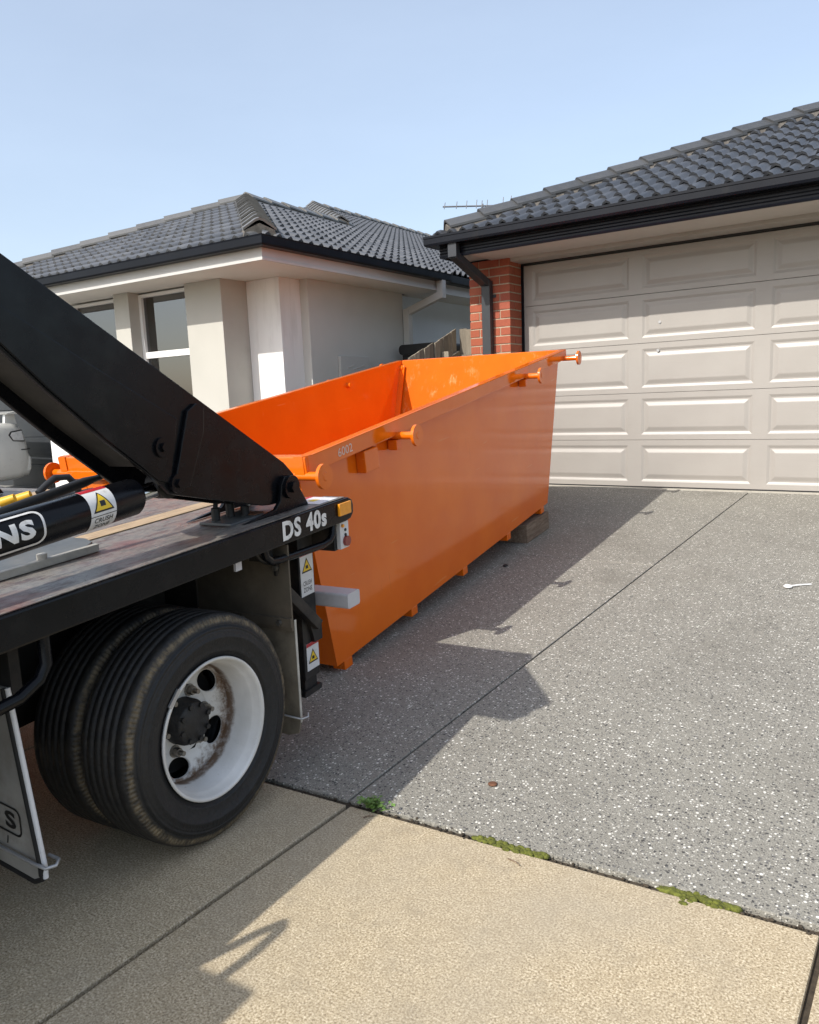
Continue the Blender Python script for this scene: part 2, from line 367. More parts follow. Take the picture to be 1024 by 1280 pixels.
def tyre_mat():
    m, nt, p = newmat('tyre_rubber')
    tc = nt.nodes.new('ShaderNodeTexCoord'); sep = nt.nodes.new('ShaderNodeSeparateXYZ'); nt.links.new(tc.outputs['Object'], sep.inputs[0])
    def mth(op, a, b=None):
        n = nt.nodes.new('ShaderNodeMath'); n.operation = op
        for i, v in enumerate((a, b)):
            if v is None: continue
            if isinstance(v, (int, float)): n.inputs[i].default_value = v
            else: nt.links.new(v, n.inputs[i])
        return n.outputs[0]
    r = mth('SQRT', mth('ADD', mth('MULTIPLY', sep.outputs[1], sep.outputs[1]), mth('MULTIPLY', sep.outputs[2], sep.outputs[2])))
    rn = mth('ADD', r, mth('MULTIPLY', mth('SUBTRACT', noise(nt, 9, 6, .7), .5), .03))
    ring = ramp(nt, rn, [(.345, 0.0), (.354, .85), (.364, .75), (.370, .08), (.4, .02)]).outputs[0]
    k = mth('MULTIPLY', ring, ramp(nt, noise(nt, 28, 6, .7), [(.36, .12), (.6, 1.0)]).outputs[0])
    base = ramp(nt, noise(nt, 30, 5), [(.3, (.006, .007, .008)), (.7, (.011, .011, .0115))]).outputs[0]
    d = mixc(nt, k, base, (.2, .155, .092))
    d = mixc(nt, ramp(nt, noise(nt, 5, 9, .75), [(.6, 0.0), (.78, .35)]).outputs[0], d, (.06, .048, .032))
    nt.links.new(d, p.inputs['Base Color']); p.inputs['Roughness'].default_value = .62
    ang = mth('ARCTAN2', sep.outputs[2], sep.outputs[1])
    w = mth('SINE', mth('MULTIPLY', ang, 150.0))
    nz = mth('ADD', mth('MULTIPLY', mth('MULTIPLY', w, ramp(nt, r, [(.345, 0.0), (.352, 1.0), (.366, 1.0), (.372, .1)]).outputs[0]), .35), noise(nt, 60, 4))
    conc = mth('SINE', mth('MULTIPLY', r, 420.0))
    nz = mth('ADD', nz, mth('MULTIPLY', mth('MULTIPLY', conc, ramp(nt, r, [(.315, 0.0), (.325, 1.0), (.345, 1.0), (.35, 0.0)]).outputs[0]), .3))
    bump(nt, p, nz, .004, .9); return m
M['tyre'] = tyre_mat()
def rim_mat():
    m, nt, p = newmat('white_rim_paint')
    tc = nt.nodes.new('ShaderNodeTexCoord'); sep = nt.nodes.new('ShaderNodeSeparateXYZ'); nt.links.new(tc.outputs['Object'], sep.inputs[0])
    def mth(op, a, b=None):
        n = nt.nodes.new('ShaderNodeMath'); n.operation = op
        for i, v in enumerate((a, b)):
            if v is None: continue
            if isinstance(v, (int, float)): n.inputs[i].default_value = v
            else: nt.links.new(v, n.inputs[i])
        return n.outputs[0]
    # rust and mud collects where the barrel meets the disc (object x about -.1 to -.13)
    nx = mth('ADD', sep.outputs[0], mth('MULTIPLY', mth('SUBTRACT', noise(nt, 14, 8, .75), .5), .05))
    sh = mth('ADD', nx, .2)
    k = ramp(nt, sh, [(.052, 0.0), (.060, 1.0), (.088, .9), (.102, 0.0)]).outputs[0]
    k = mth('MULTIPLY', k, ramp(nt, noise(nt, 26, 7, .75), [(.28, .4), (.5, 1.0)]).outputs[0])
    base = ramp(nt, noise(nt, 6, 6), [(.3, (.52, .51, .48)), (.7, (.70, .69, .67))]).outputs[0]
    d = mixc(nt, k, base, (.12, .066, .034))
    d = mixc(nt, ramp(nt, noise(nt, 24, 9, .75), [(.62, 0.0), (.69, .7)]).outputs[0], d, (.17, .10, .058))
    nt.links.new(d, p.inputs['Base Color']); p.inputs['Roughness'].default_value = .42
    bump(nt, p, noise(nt, 50, 5), .001); return m
M['rim'] = rim_mat()
M['hub'] = simple('hub_grease', (.012, .012, .012), .55, var=.4, scale=30, bmp=.003, bscale=60)
M['nut'] = simple('nut_steel', (.26, .245, .22), .45, metal=.8, var=.3, scale=40, dirt=(.1, .07, .04), dirt_amt=.4, dirt_scale=40)
M['flap_brown'] = simple('muddy_rubber', (.13, .11, .08), .9, var=.35, scale=10, dirt=(.22, .19, .14), dirt_amt=.5, dirt_scale=12, bmp=.002, bscale=70)
M['flap_steel'] = simple('muddy_steel', (.11, .088, .062), .75, var=.35, scale=9, dirt=(.1, .085, .06), dirt_amt=.4, bmp=.001)
M['flap_pale'] = simple('dusty_flap', (.30, .285, .255), .8, var=.18, scale=8, dirt=(.19, .165, .13), dirt_amt=.5, dirt_scale=9)
M['galv'] = simple('galvanised', (.42, .42, .42), .42, metal=.55, var=.12, scale=20)
M['greysteel'] = simple('grey_steel_plate', (.085, .092, .095), .42, var=.15, scale=6, dirt=(.15, .15, .14), dirt_amt=.3)
M['greypaint'] = simple('light_grey_paint', (.5, .49, .5), .4, var=.05, scale=10, dirt=(.35, .33, .32), dirt_amt=.2)
M['paleedge'] = simple('pale_edge_strip', (.47, .45, .40), .6, var=.15, scale=20, dirt=(.2, .18, .15), dirt_amt=.4)
M['red'] = simple('sticker_red', (.42, .02, .03), .4, var=.05)
M['yellow'] = simple('sticker_yellow', (.75, .5, .02), .4, var=.05)
M['stickerblack'] = simple('sticker_black', (.01, .01, .01), .45, var=.05)
M['stickerwhite'] = simple('sticker_white', (.66, .66, .66), .38, var=.05, scale=30, dirt=(.4, .38, .35), dirt_amt=.25, dirt_scale=30)
M['lettering'] = simple('white_lettering', (.70, .69, .67), .4, var=.08, scale=30, dirt=(.3, .29, .27), dirt_amt=.3, dirt_scale=25)
M['yellowfit'] = simple('yellow_fitting', (.7, .40, .02), .4, var=.1)
M['hose'] = simple('rubber_hose', (.013, .013, .013), .5, var=.2, scale=30)
M['chrome'] = simple('chrome_rod', (.6, .6, .6), .12, metal=1, var=.03)
M['timber'] = simple('weathered_timber', (.16, .11, .075), .9, var=.35, scale=14, stretch=(8, 1, 8), dirt=(.28, .22, .16), dirt_amt=.4, bmp=.002)
def paling_mat():
    m, nt, p = newmat('paling_timber')
    oi = nt.nodes.new('ShaderNodeObjectInfo')
    d = ramp(nt, oi.outputs['Random'], [(0, (.18, .155, .12)), (.5, (.27, .235, .18)), (1, (.38, .33, .25))]).outputs[0]
    d = mixc(nt, ramp(nt, noise(nt, 10, 7, .7, stretch=(6, 6, .6)), [(.45, 0.0), (.7, .7)]).outputs[0], d, (.11, .085, .06))
    nt.links.new(d, p.inputs['Base Color']); p.inputs['Roughness'].default_value = .9
    bump(nt, p, noise(nt, 40, 4, stretch=(8, 8, .4)), .002); return m
M['paling'] = paling_mat()
M['amber'] = simple('amber_lens', (.80, .30, .012), .18, var=.08, scale=60, coat=.5)
M['redlens'] = simple('red_lens', (.22, .02, .015), .2, var=.1, scale=60, coat=.5)
M['carpaint'] = simple('silver_car_paint', (.64, .64, .61), .3, metal=0, var=.03, coat=.8)
M['carglass'] = simple('car_glass', (.015, .018, .02), .04, var=.05, coat=.5)
M['clearlens'] = simple('clear_lens', (.55, .55, .55), .15, var=.15, scale=30, coat=.5)
M['blackplastic'] = simple('black_plastic', (.012, .012, .013), .5, var=.2, scale=10)
M['leaf'] = simple('weed_leaf', (.13, .23, .05), .6, var=.5, scale=50)
M['moss'] = simple('moss', (.115, .125, .018), .95, var=.5, scale=60, bmp=.004, bscale=250)
M['whiteplastic'] = simple('white_plastic', (.8, .8, .8), .35, var=.03)
M['marker'] = simple('black_marker', (.12, .03, .01), .6, var=.1)
M['chalk'] = simple('white_marker', (.75, .55, .45), .6, var=.1)
M['rust'] = simple('rust_iron', (.14, .06, .03), .8, var=.4, scale=60)
M['ali'] = simple('aluminium', (.2, .2, .21), .5, metal=.5)

# ------------------------------------------------------------------ lettering helper
def text_mb(body, h, width=None, bold=.0, cond=1.0, depth=.0012, cuts=0):
    """flat lettering in the (x, y) plane, baseline at the origin; returns (verts, faces, width)"""
    cu = bpy.data.curves.new('text', 'FONT'); cu.body = body; cu.size = 1.0; cu.offset = bold; cu.resolution_u = 3; cu.space_character = 1+bold*2.6
    o = bpy.data.objects.new('text', cu); col.objects.link(o)
    dg = bpy.context.evaluated_depsgraph_get(); me = bpy.data.meshes.new_from_object(o.evaluated_get(dg))
    bpy.data.objects.remove(o); bpy.data.curves.remove(cu)
    bm = bmesh.new(); bm.from_mesh(me); bpy.data.meshes.remove(me)
    xs = [v.co.x for v in bm.verts]; ys = [v.co.y for v in bm.verts]
    x0, x1, y0, y1 = min(xs), max(xs), min(ys), max(ys)
    k = h/(y1-y0); kx = (width/(x1-x0)) if width else k*cond
    for v in bm.verts: v.co.x = (v.co.x-x0)*kx; v.co.y = (v.co.y-y0)*k; v.co.z = 0
    w = (x1-x0)*kx
    for i in range(1, cuts):
        bmesh.ops.bisect_plane(bm, geom=bm.verts[:]+bm.edges[:]+bm.faces[:], plane_co=(0, h*i/cuts, 0), plane_no=(0, 1, 0))
    bm.verts.ensure_lookup_table()
    for i, v in enumerate(bm.verts): v.index = i
    vs = [tuple(v.co) for v in bm.verts]; fs = [tuple(v.index for v in f.verts) for f in bm.faces]
    bm.free(); return vs, fs, w
def rrect(x0, x1, y0, y1, r, seg=5):
    pts = []
    for cx, cy, a0 in ((x1-r, y1-r, 0), (x0+r, y1-r, 90), (x0+r, y0+r, 180), (x1-r, y0+r, 270)):
        for i in range(seg+1):
            a = R(a0+90*i/seg); pts.append((cx+r*math.cos(a), cy+r*math.sin(a)))
    return pts
def ring_mb(outer, inner):
    n = len(outer); vs = [(x, y, 0) for x, y in outer]+[(x, y, 0) for x, y in inner]
    return vs, [(i, (i+1) % n, n+(i+1) % n, n+i) for i in range(n)]
def mapped(vs, fn): return [fn(*q) for q in vs]

# ================================================================== GROUND
SL = .07; YG = 6.05
def gz(y): return 0.0 if y < 0 else SL*min(y, YG)
g = MB(); xs = [-250, -60, -14, -3.2, 3.0, 14, 60, 250]; ys = [-250, -60, -3.4, -1.8, 0, 2, 4, YG, 12, 60, 250]
vv = []
for y in ys:
    for x in xs:
        z = gz(y)-.06
        if y < -3: z = -.34
        elif y < -1: z = -.09
        vv.append((x, y, z))
n = len(xs)
g.add(vv, [(j*n+i, j*n+i+1, (j+1)*n+i+1, (j+1)*n+i) for j in range(len(ys)-1) for i in range(n-1)])
tag(g.build('ground', M['ground']), kind='structure')
b = MB(); b.add([(-60, -11, -.245), (60, -11, -.245), (60, -3.22, -.245), (-60, -3.22, -.245)], [(0, 1, 2, 3)])
tag(b.build('road', M['asphalt']), kind='structure')
def slab(poly, zt, zb, mat, parent, name='concrete_slab', bev=.004):
    m = MB(); nn = len(poly)
    vs = [(x, y, zb) for x, y in poly]+[(x, y, zt(x, y)) for x, y in poly]
    m.add(vs, [tuple(range(nn-1, -1, -1)), tuple(range(nn, 2*nn))]+[(i, (i+1) % nn, (i+1) % nn+nn, i+nn) for i in range(nn)])
    return m.build(name, mat, parent, bevel=bev)
SK = .068                                                  # the kerb-side joint runs slightly askew
def bl(x): return SK*x
# driveway
dw = MB(); dw.add([(-3.3, bl(-3.3)-.02, -.014), (2.9, bl(2.9)-.02, -.014), (2.9, YG+.1, SL*YG-.012), (-3.3, YG+.1, SL*YG-.012)], [(0, 1, 2, 3)])
drive = tag(dw.build('driveway', M['joint']), kind='structure')
zd = lambda x, y: SL*max(y, 0)
def jx(y): return .023*y
g2 = .005
e0 = .014
slab([(-3.28, bl(-3.28)+e0), (jx(0)-g2, e0), (jx(3.27)-g2, 3.27), (-3.28, 3.22)], zd, -.05, M['aggregate'], drive)
slab([(-3.28, 3.232), (jx(3.28)-g2, 3.282), (jx(YG)-g2, YG-.11), (-3.28, YG-.11)], zd, -.05, M['aggregate'], drive)
slab([(jx(0)+g2, e0), (2.88, bl(2.88)+e0), (2.88, 3.35), (jx(3.35)+g2, 3.35)], zd, -.05, M['aggregate'], drive)
slab([(jx(3.35)+g2, 3.3505), (2.88, 3.3505), (2.88, YG-.11), (jx(YG)+g2, YG-.11)], zd, -.05, M['aggregate'], drive)
slab([(-2.8, YG-.10), (2.88, YG-.10), (2.88, YG+.08), (-2.8, YG+.08)], lambda x, y: SL*YG-.003, .2, M['threshold'], drive, 'threshold')
# footpath
fp = MB(); fp.add([(-12, -.75, -.02), (8, .5, -.02), (8, -1.9, -.02), (-12, -1.9, -.02)], [(0, 1, 2, 3)])
path = tag(fp.build('footpath', M['joint']), kind='structure')
xj = [-7.5, -6.0, -4.5, -3.0, -1.49, .02, 1.52, 3.03, 4.55]
for i in range(len(xj)-1):
    a, c = xj[i]+.009, xj[i+1]-.009
    slab([(a, -1.55), (c, -1.55), (c, bl(c)-.014), (a, bl(a)-.014)], lambda x, y: 0.0, -.06, M['path'], path, bev=.006)
    slab([(a, -3.2), (c, -3.2), (c, -1.568), (a, -1.568)], lambda x, y: 0.0 if y > -2 else -.2, -.3, M['path'], path, bev=.006)
# neighbour's driveway
nd = MB(); nd.add([(-13.5, -.5, .02), (-4.05, -.2, .02), (-4.05, 5.4, SL*5.4-.02), (-13.5, 5.4, SL*5.4-.02)], [(0, 1, 2, 3)])
tag(nd.build('neighbour_driveway', M['plain_concrete']), kind='structure')

# ================================================================== ROOF KIT
def tile_mesh(name, mat):
    pr = [(0, 0), (.026, 0), (.042, .62), (.075, 1), (.108, .62), (.124, 0), (.176, 0), (.192, .62), (.225, 1), (.258, .62), (.274, 0), (.300, 0)]
    L = .37; m = MB(); vs = []
    for y, dz, hh in ((0, .014, .054), (L, -.002, .034)):
        for x, z in pr: vs.append((x, y, z*hh+dz))
    for x, z in pr: vs.append((x, .003, z*.042+.001))
    k = len(pr)
    m.add(vs[:2*k], [(i, i+1, k+i+1, k+i) for i in range(k-1)], True)
    m.add(vs[:k]+vs[2*k:], [(i, k+i, k+i+1, i+1) for i in range(k-1)])
    me = bpy.data.meshes.new(name); me.from_pydata(m.v, [], m.f); me.polygons.foreach_set('use_smooth', m.s); me.materials.append(mat)
    return me
def inside(poly, u, v):
    c = False; j = len(poly)-1
    for i in range(len(poly)):
        a, b_ = poly[i], poly[j]
        if (a[1] > v) != (b_[1] > v) and u < (b_[0]-a[0])*(v-a[1])/(b_[1]-a[1])+a[0]: c = not c
        j = i
    return c
def roof_face(parent, O, U, V, poly, me, budget, skip=None, mirror=False):
    """lay tiles on a plane: O eave start, U along the eave, V up the slope"""
    O = Vector(O); U = Vector(U).normalized(); V = Vector(V).normalized(); Nn = U.cross(V)
    rot = Matrix((U, V, Nn)).transposed()
    um = min(p[0] for p in poly); uM = max(p[0] for p in poly); vM = max(p[1] for p in poly)
    spots = []
    j = 0
    while j*.32 < vM:
        i = 0
        while um+i*.3 < uM:
            u, v = um+i*.3, j*.32
            if inside(poly, u+.15, v+.16) or inside(poly, u+.05, v+.1) or inside(poly, u+.25, v+.1): spots.append((u, v))
            i += 1
        j += 1
    cl = cam.location
    spots.sort(key=lambda s: (parent.matrix_world @ (O+U*s[0]+V*s[1])-cl).length)
    eul = rot.to_euler(); rest = MB()
    area = sum(poly[i-1][0]*poly[i][1]-poly[i][0]*poly[i-1][1] for i in range(len(poly)))
    def cut(u, v):
        # trim a tile that crosses a hip or ridge line, as a tiler would
        cuts = []
        for i in range(len(poly)):
            a, b_ = Vector(poly[i-1]), Vector(poly[i]); e = b_-a
            if abs(e.y) < 1e-6 and a.y < .5: continue
            nrm = Vector((e.y, -e.x)).normalized()*(1 if area > 0 else -1)
            cs = [Vector((u+x, v+y)) for x in (0, .3) for y in (0, .37)]
            out = [(p-a).dot(nrm) > .002 for p in cs]
            if not any(out): continue
            tt = [(p-a).dot(e)/e.length_squared for p in cs]
            if max(tt) < 0 or min(tt) > 1: continue
            if min((p-a).dot(nrm) for p in cs) > .3: continue
            cuts.append((a, nrm))
        if not cuts: return me
        bm = bmesh.new(); bm.from_mesh(me)
        for a, nrm in cuts:
            bmesh.ops.bisect_plane(bm, geom=bm.verts[:]+bm.edges[:]+bm.faces[:], plane_co=(a.x-u, a.y-v, 0), plane_no=(nrm.x, nrm.y, 0), clear_outer=True)
        if not bm.faces: bm.free(); return None
        m2 = bpy.data.meshes.new('cut_tile'); bm.to_mesh(m2); bm.free(); m2.materials.append(me.materials[0]) if not m2.materials else None
        return m2
    for q, (u, v) in enumerate(spots):
        tm = cut(u, v)
        if tm is None: continue
        P = O+U*u+V*v+Nn*(.004*random.random())
        if q < budget: link('roof_tile', tm, parent, P, (eul.x+random.uniform(-.010, .010), eul.y+random.uniform(-.012, .012), eul.z))
        else:
            base = len(rest.v)
            rest.v += [tuple(P+rot @ w.co) for w in tm.vertices]
            for f in tm.polygons: rest.f.append(tuple(base+i for i in f.vertices)); rest.s.append(f.use_smooth)
    if rest.v:
        m2 = bpy.data.meshes.new('far_roof_tiles'); m2.from_pydata(rest.v, [], rest.f); m2.polygons.foreach_set('use_smooth', rest.s); m2.materials.append(me.materials[0])
        tag(link('far_roof_tiles', m2, parent), kind='stuff')
    return len(spots)
def cap_mesh(name, mat, drop=.085, w=.15, L=.42):
    pr = [(-w, -drop), (-.035, -.008), (0, .004), (.035, -.008), (w, -drop)]
    m = MB(); k = len(pr); vs = []
    for y, dz, t in ((0, .026, 0), (0, .026, -.022), (L, 0, 0), (L, 0, -.022)):
        for x, z in pr: vs.append((x, y, z+dz+t))
    fs = []
    for i in range(k-1):
        fs += [(i, i+1, 2*k+i+1, 2*k+i), (i, k+i, k+i+1, i+1)]
    fs += [(0, 2*k, 3*k, k), (k-1, 2*k-1, 4*k-1, 3*k-1)]
    m.add(vs, fs); return m.mesh(name, mat)
def ridge(parent, A, B, me, point_mat, pitch_l=.37, w=.14, drop=.08):
    A = Vector(A); B = Vector(B); d = (B-A); L = d.length; d.normalize()
    r = d.cross(Vector((0, 0, 1))).normalized(); u = r.cross(d); rot = Matrix((r, d, u)).transposed(); e = rot.to_euler()
    k = max(1, int(L/pitch_l))
    for i in range(k):
        link('ridge_cap', me, parent, A+d*(L*i/k)+u*random.uniform(-.003, .003), (e.x, e.y, e.z+random.uniform(-.008, .008)))
    m = MB(); prof = [(-w-.02, -drop-.075), (-w+.008, -drop+.002), (0, -.02), (w-.008, -drop+.002), (w+.02, -drop-.075)]
    vs = [A+r*x+u*z for x, z in prof]+[B+r*x+u*z for x, z in prof]
    m.add(vs, [(0, 1, 2, 3, 4), (9, 8, 7, 6, 5)]+[(i, i+5, (i+1) % 5+5, (i+1) % 5) for i in range(5)])
    m.build('ridge_bedding', point_mat, parent)

# ================================================================== GARAGE HOUSE (right)
gh = empty('brick_house', (-.1, YG, SL*YG), label='brick house with a dark tiled hip roof and wide beige sectional garage door', cat='house')
GO = Vector(gh.location)
def G(x, y, z): return (x-GO.x, y-GO.y, z-GO.z)
ZG = SL*YG; DX0, DX1 = -2.235, 2.565; DZ = [ZG+.004, .91, 1.385, 1.88, 2.36, 2.79]
bx = MB()
# --- garage door
gd = MB().box(DX0, DX1, YG+.045, YG+.06, DZ[0], DZ[5]).build('garage_door', M['door'], gh, tf=G)
cols = [(-2.135, -1.07), (-.935, .13), (.268, 1.333), (1.47, 2.465)]
def panel_mesh(w, h):
    rings = [(0, 0), (.012, .004), (.024, .009), (.034, .009), (.040, .008), (.072, -.002), (.080, -.003)]
    vs = []
    for i, dpt in rings: vs += [(i, dpt, i), (w-i, dpt, i), (w-i, dpt, h-i), (i, dpt, h-i)]
    fs = []
    for k in range(len(rings)-1):
        for q in range(4): fs.append((k*4+q, k*4+(q+1) % 4, (k+1)*4+(q+1) % 4, (k+1)*4+q))
    e = (len(rings)-1)*4; fs.append((e, e+1, e+2, e+3))
    m = MB().add(vs, fs); return m.mesh('raised_panel', M['door'])
for k in range(5):
    z0, z1 = DZ[k]+.003, DZ[k+1]-.003
    zs = [z0, z0+.052, z1-.052, z1]; xs_ = [DX0]
    for a, c in cols: xs_ += [a, c]
    xs_.append(DX1)
    m = MB()
    for i in range(len(xs_)-1):
        for j in range(3):
            if j == 1 and i % 2 == 1: continue
            m.add([(xs_[i], YG, zs[j]), (xs_[i+1], YG, zs[j]), (xs_[i+1], YG, zs[j+1]), (xs_[i], YG, zs[j+1])], [(0, 1, 2, 3)])
    # rolled lips of the section
    m.add([(DX0, YG, z0), (DX1, YG, z0), (DX1, YG+.03, z0-.001), (DX0, YG+.03, z0-.001)], [(0, 1, 2, 3)])
    m.add([(DX0, YG, z1), (DX1, YG, z1), (DX1, YG+.004, z1+.002), (DX0, YG+.004, z1+.002), (DX1, YG+.03, z1+.002), (DX0, YG+.03, z1+.002)], [(0, 1, 2, 3), (3, 2, 4, 5)])
    sec = m.build('door_section', M['door'], gh, tf=G)
    for a, c in cols:
        pm = panel_mesh(c-a, z1-z0-.104)
        link('raised_panel', pm, sec, G(a, YG, z0+.052))
MB().box(DX0, DX1, YG-.004, YG+.03, ZG-.006, ZG+.010).build('door_seal', M['blackplastic'], gh, tf=G)
MB().box(DX0-.03, DX0, YG-.012, YG+.05, ZG-.01, 2.80).build('door_jamb', M['colorbond'], gh, tf=G)
MB().box(DX1, DX1+.03, YG-.012, YG+.05, ZG-.01, 2.80).build('door_jamb', M['colorbond'], gh, tf=G)
MB().box(DX0-.03, DX1+.03, YG-.01, YG+.05, 2.793, 2.815).build('door_gap', M['blackplastic'], gh, tf=G)
kn = MB().disc(G(-.755, YG+.008, 2.075), (0, -1, 0), .014, .018); kn.build('door_knob', M['galv'], gh)
kn = MB().disc(G(-.77, YG+.004, 1.80), (0, -1, 0), .014, .012); kn.build('door_knob', M['galv'], gh)
# --- brick pier, built brick by brick
BX0, BX1, BY = -2.752, -2.262, 5.762
core = MB().box(BX0+.006, BX1-.006, BY+.006, YG+.28, .2, 2.85).build('brick_pier', M['mortar'], gh, tf=G)
H_B = .0765; P_B = .0895
me_s = {}
def brick(x0, x1, y0, y1, z):
    key = (round(x1-x0, 3), round(y1-y0, 3))
    if key not in me_s: me_s[key] = MB().box(-key[0]/2, key[0]/2, -key[1]/2, key[1]/2, 0, H_B).mesh('brick', M['brick'], bevel=.003)
    p = G((x0+x1)/2, (y0+y1)/2, z)
    link('brick', me_s[key], core, (p[0]+random.uniform(-.001, .001), p[1]+random.uniform(-.0015, .0015), p[2]))
nb = 0; z = .36; k = 0
while z < 2.80:
    w = BX1-BX0
    if k % 2 == 0:
        brick(BX0, BX0+.24, BY, BY+.11, z); brick(BX0+.25, BX1, BY, BY+.11, z)
        brick(BX1-.11, BX1, BY+.12, YG-.015, z)
    else:
        brick(BX0, BX0+.115, BY, BY+.11, z); brick(BX0+.125, BX0+.365, BY, BY+.11, z); brick(BX0+.375, BX1, BY, BY+.225, z)
        brick(BX1-.11, BX1, BY+.235, YG-.015, z)
    z += P_B; k += 1
# left flank and rest of the house walls
m, nt, p_ = newmat('brick_wall_far')
bt = nt.nodes.new('ShaderNodeTexBrick'); tcn = nt.nodes.new('ShaderNodeTexCoord'); mp = nt.nodes.new('ShaderNodeMapping')
mp.inputs['Rotation'].default_value = (R(90), 0, R(90)); nt.links.new(tcn.outputs['Object'], mp.inputs[0]); nt.links.new(mp.outputs[0], bt.inputs['Vector'])
for k_, v_ in (('Scale', 1.0), ('Mortar Size', .006), ('Brick Width', .25), ('Row Height', .0895)): bt.inputs[k_].default_value = v_
bt.inputs['Color1'].default_value = (.36, .09, .045, 1); bt.inputs['Color2'].default_value = (.30, .075, .04, 1); bt.inputs['Mortar'].default_value = (.42, .35, .255, 1)
nt.links.new(bt.outputs[0], p_.inputs['Base Color']); p_.inputs['Roughness'].default_value = .85; M['brickfar'] = m
MB().box(BX0+.002, BX0+.25, YG+.28, YG+8, .2, 2.85).build('side_wall', M['render_beige'], gh, tf=G)  # unseen flank; pale finish chosen to bounce light into the gap
MB().box(DX1+.03, DX1+2.5, BY, BY+.25, .2, 2.85).build('front_wall', M['brickfar'], gh, tf=G)
MB().box(BX0+.25, DX1+2.5, YG+8, YG+8.2, .2, 2.85).build('rear_wall', M['brickfar'], gh, tf=G)
MB().box(BX1-.006, DX1+.1, YG-.26, YG+.02, 2.815, 2.852).build('lintel_board', M['cream'], gh, tf=G)
# --- eaves
EX0, EY = -2.80, 5.255; EX1 = 5.4
MB().box(EX0+.33, EX1, EY+.002, 5.80, 2.848, 2.862).build('soffit', M['fibre'], gh, tf=G)
MB().box(EX0, EX0+.33, EY+.002, 5.80, 2.872, 2.886).build('soffit', M['fibre'], gh, tf=G)
ff = MB()
path_e = [(EX0, YG+8.6, 0), (EX0, EY, 0), (EX1, EY, 0)]
ff.sweep([(-.02, 2.846), (.0, 2.846), (.006, 2.862), (0, 2.868), (0, 2.884), (.006, 2.890), (0, 2.896), (0, 2.912), (.006, 2.918), (0, 2.924), (0, 2.94), (.006, 2.946), (0, 2.952), (0, 3.04), (-.02, 3.04)], path_e)
ff.build('fascia', M['colorbond'], gh, tf=G)
GUT = [(0.001, 2.965), (.112, 2.965), (.122, 2.985), (.122, 3.035), (.128, 3.04), (.128, 3.062), (.104, 3.062), (.104, 2.99), (0.001, 2.985)]
MB().sweep(GUT, path_e).build('gutter', M['colorbond'], gh, tf=G)
# --- roof
TP = R(22.8); cT, sT = math.cos(TP), math.sin(TP)
tileA = tile_mesh('roof_tile', M['tile']); capA = cap_mesh('ridge_cap', M['cap_dark'])
bpy.context.view_layer.update()
RO = (EX0-.06, EY-.05, 3.048); RD = 4.45
W = EX1-EX0
roof_face(gh, G(*RO), (1, 0, 0), (0, cT, sT), [(0, 0), (W, 0), (W, RD/cT), (RD, RD/cT)], tileA, 230)
roof_face(gh, G(RO[0], YG+8.6, RO[2]), (0, -1, 0), (cT, 0, sT), [(0, 0), (8.6+YG-RO[1], 0), (8.6+YG-RO[1]-RD, RD/cT), (RD, RD/cT)], tileA, 0)
tz = RD*math.tan(TP)
ul = MB()
a0 = (RO[0], RO[1], RO[2]-.012); a1 = (EX1, RO[1], RO[2]-.012); p0 = (RO[0]+RD, RO[1]+RD, RO[2]+tz-.012); p1 = (EX1, RO[1]+RD, RO[2]+tz-.012); c0 = (RO[0], YG+8.6, RO[2]-.012)
ul.add([a0, a1, p1, p0, c0], [(0, 1, 2, 3), (4, 0, 3)])
ul.add([(EX1, YG+8.6, RO[2]-.012), c0, p0, p1], [(0, 1, 2, 3)])
ul.build('roof_underlay', M['underlay'], gh, tf=G)
hz = .115
ridge(gh, G(RO[0]+.10, RO[1]+.10, RO[2]+hz+.045), G(p0[0], p0[1], p0[2]+hz), capA, M['pointing'])
ridge(gh, G(p0[0], p0[1], p0[2]+hz), G(EX1, p0[1], p0[2]+hz), capA, M['pointing'])
# --- downpipe
def rect_pipe(pts, w, h, nrm):
    m = MB()
    for a, b_ in zip(pts, pts[1:]): m.bar(a, b_, w, h, nrm)
    return m
dpx = -2.51
dp = MB()
dp.bar(G(dpx-.09, EY-.055, 2.97), G(dpx-.09, EY-.055, 2.83), .10, .075, (0, 1, 0))
dp.bar(G(dpx-.09, EY-.062, 2.855), G(dpx, BY-.045, 2.60), .098, .073, (0, 0, 1))
dp.bar(G(dpx, BY-.045, 2.635), G(dpx, BY-.045, .42), .10, .075, (0, 1, 0))
dp.build('downpipe', M['colorbond_grey'], gh, bevel=.004)
MB().box(dpx-.07, dpx+.085, BY-.012, BY+.002, 2.46, 2.49).build('pipe_bracket', M['colorbond_grey'], gh, tf=G)

# ================================================================== NEIGHBOUR HOUSE (left)
nh = empty('rendered_house', (-3.417, 3.281, 0), (0, 0, R(1.4)), label='pale rendered house with a grey tiled hip roof behind the orange bin', cat='house')
bpy.context.view_layer.update()
MB().box(-4.10, -1.20, .742, 1.0, 0, 2.725).build('front_wall', M['render_beige'], nh)
MB().box(-1.69, -1.15, .58, .99, 0, 2.722).build('render_pier', M['render_beige'], nh, bevel=.006)
MB().box(-2.815, -2.556, .53, .745, 0, 2.722).build('render_pier', M['render_beige'], nh, bevel=.006)
MB().box(-4.40, -3.95, .58, 1.45, 0, 2.722).build('render_pier', M['render_white'], nh, bevel=.006)
MB().box(-1.149, -.685, .95, 1.32, 0, 2.722).build('white_pier', M['render_white'], nh, bevel=.006)
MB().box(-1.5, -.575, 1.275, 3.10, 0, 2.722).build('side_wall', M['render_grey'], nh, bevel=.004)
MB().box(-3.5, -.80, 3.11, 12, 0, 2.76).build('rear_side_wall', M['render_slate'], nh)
MB().box(-9.3, -4.4, 1.46, 1.7, 2.33, 2.72).build('garage_head_wall', M['render_white'], nh)
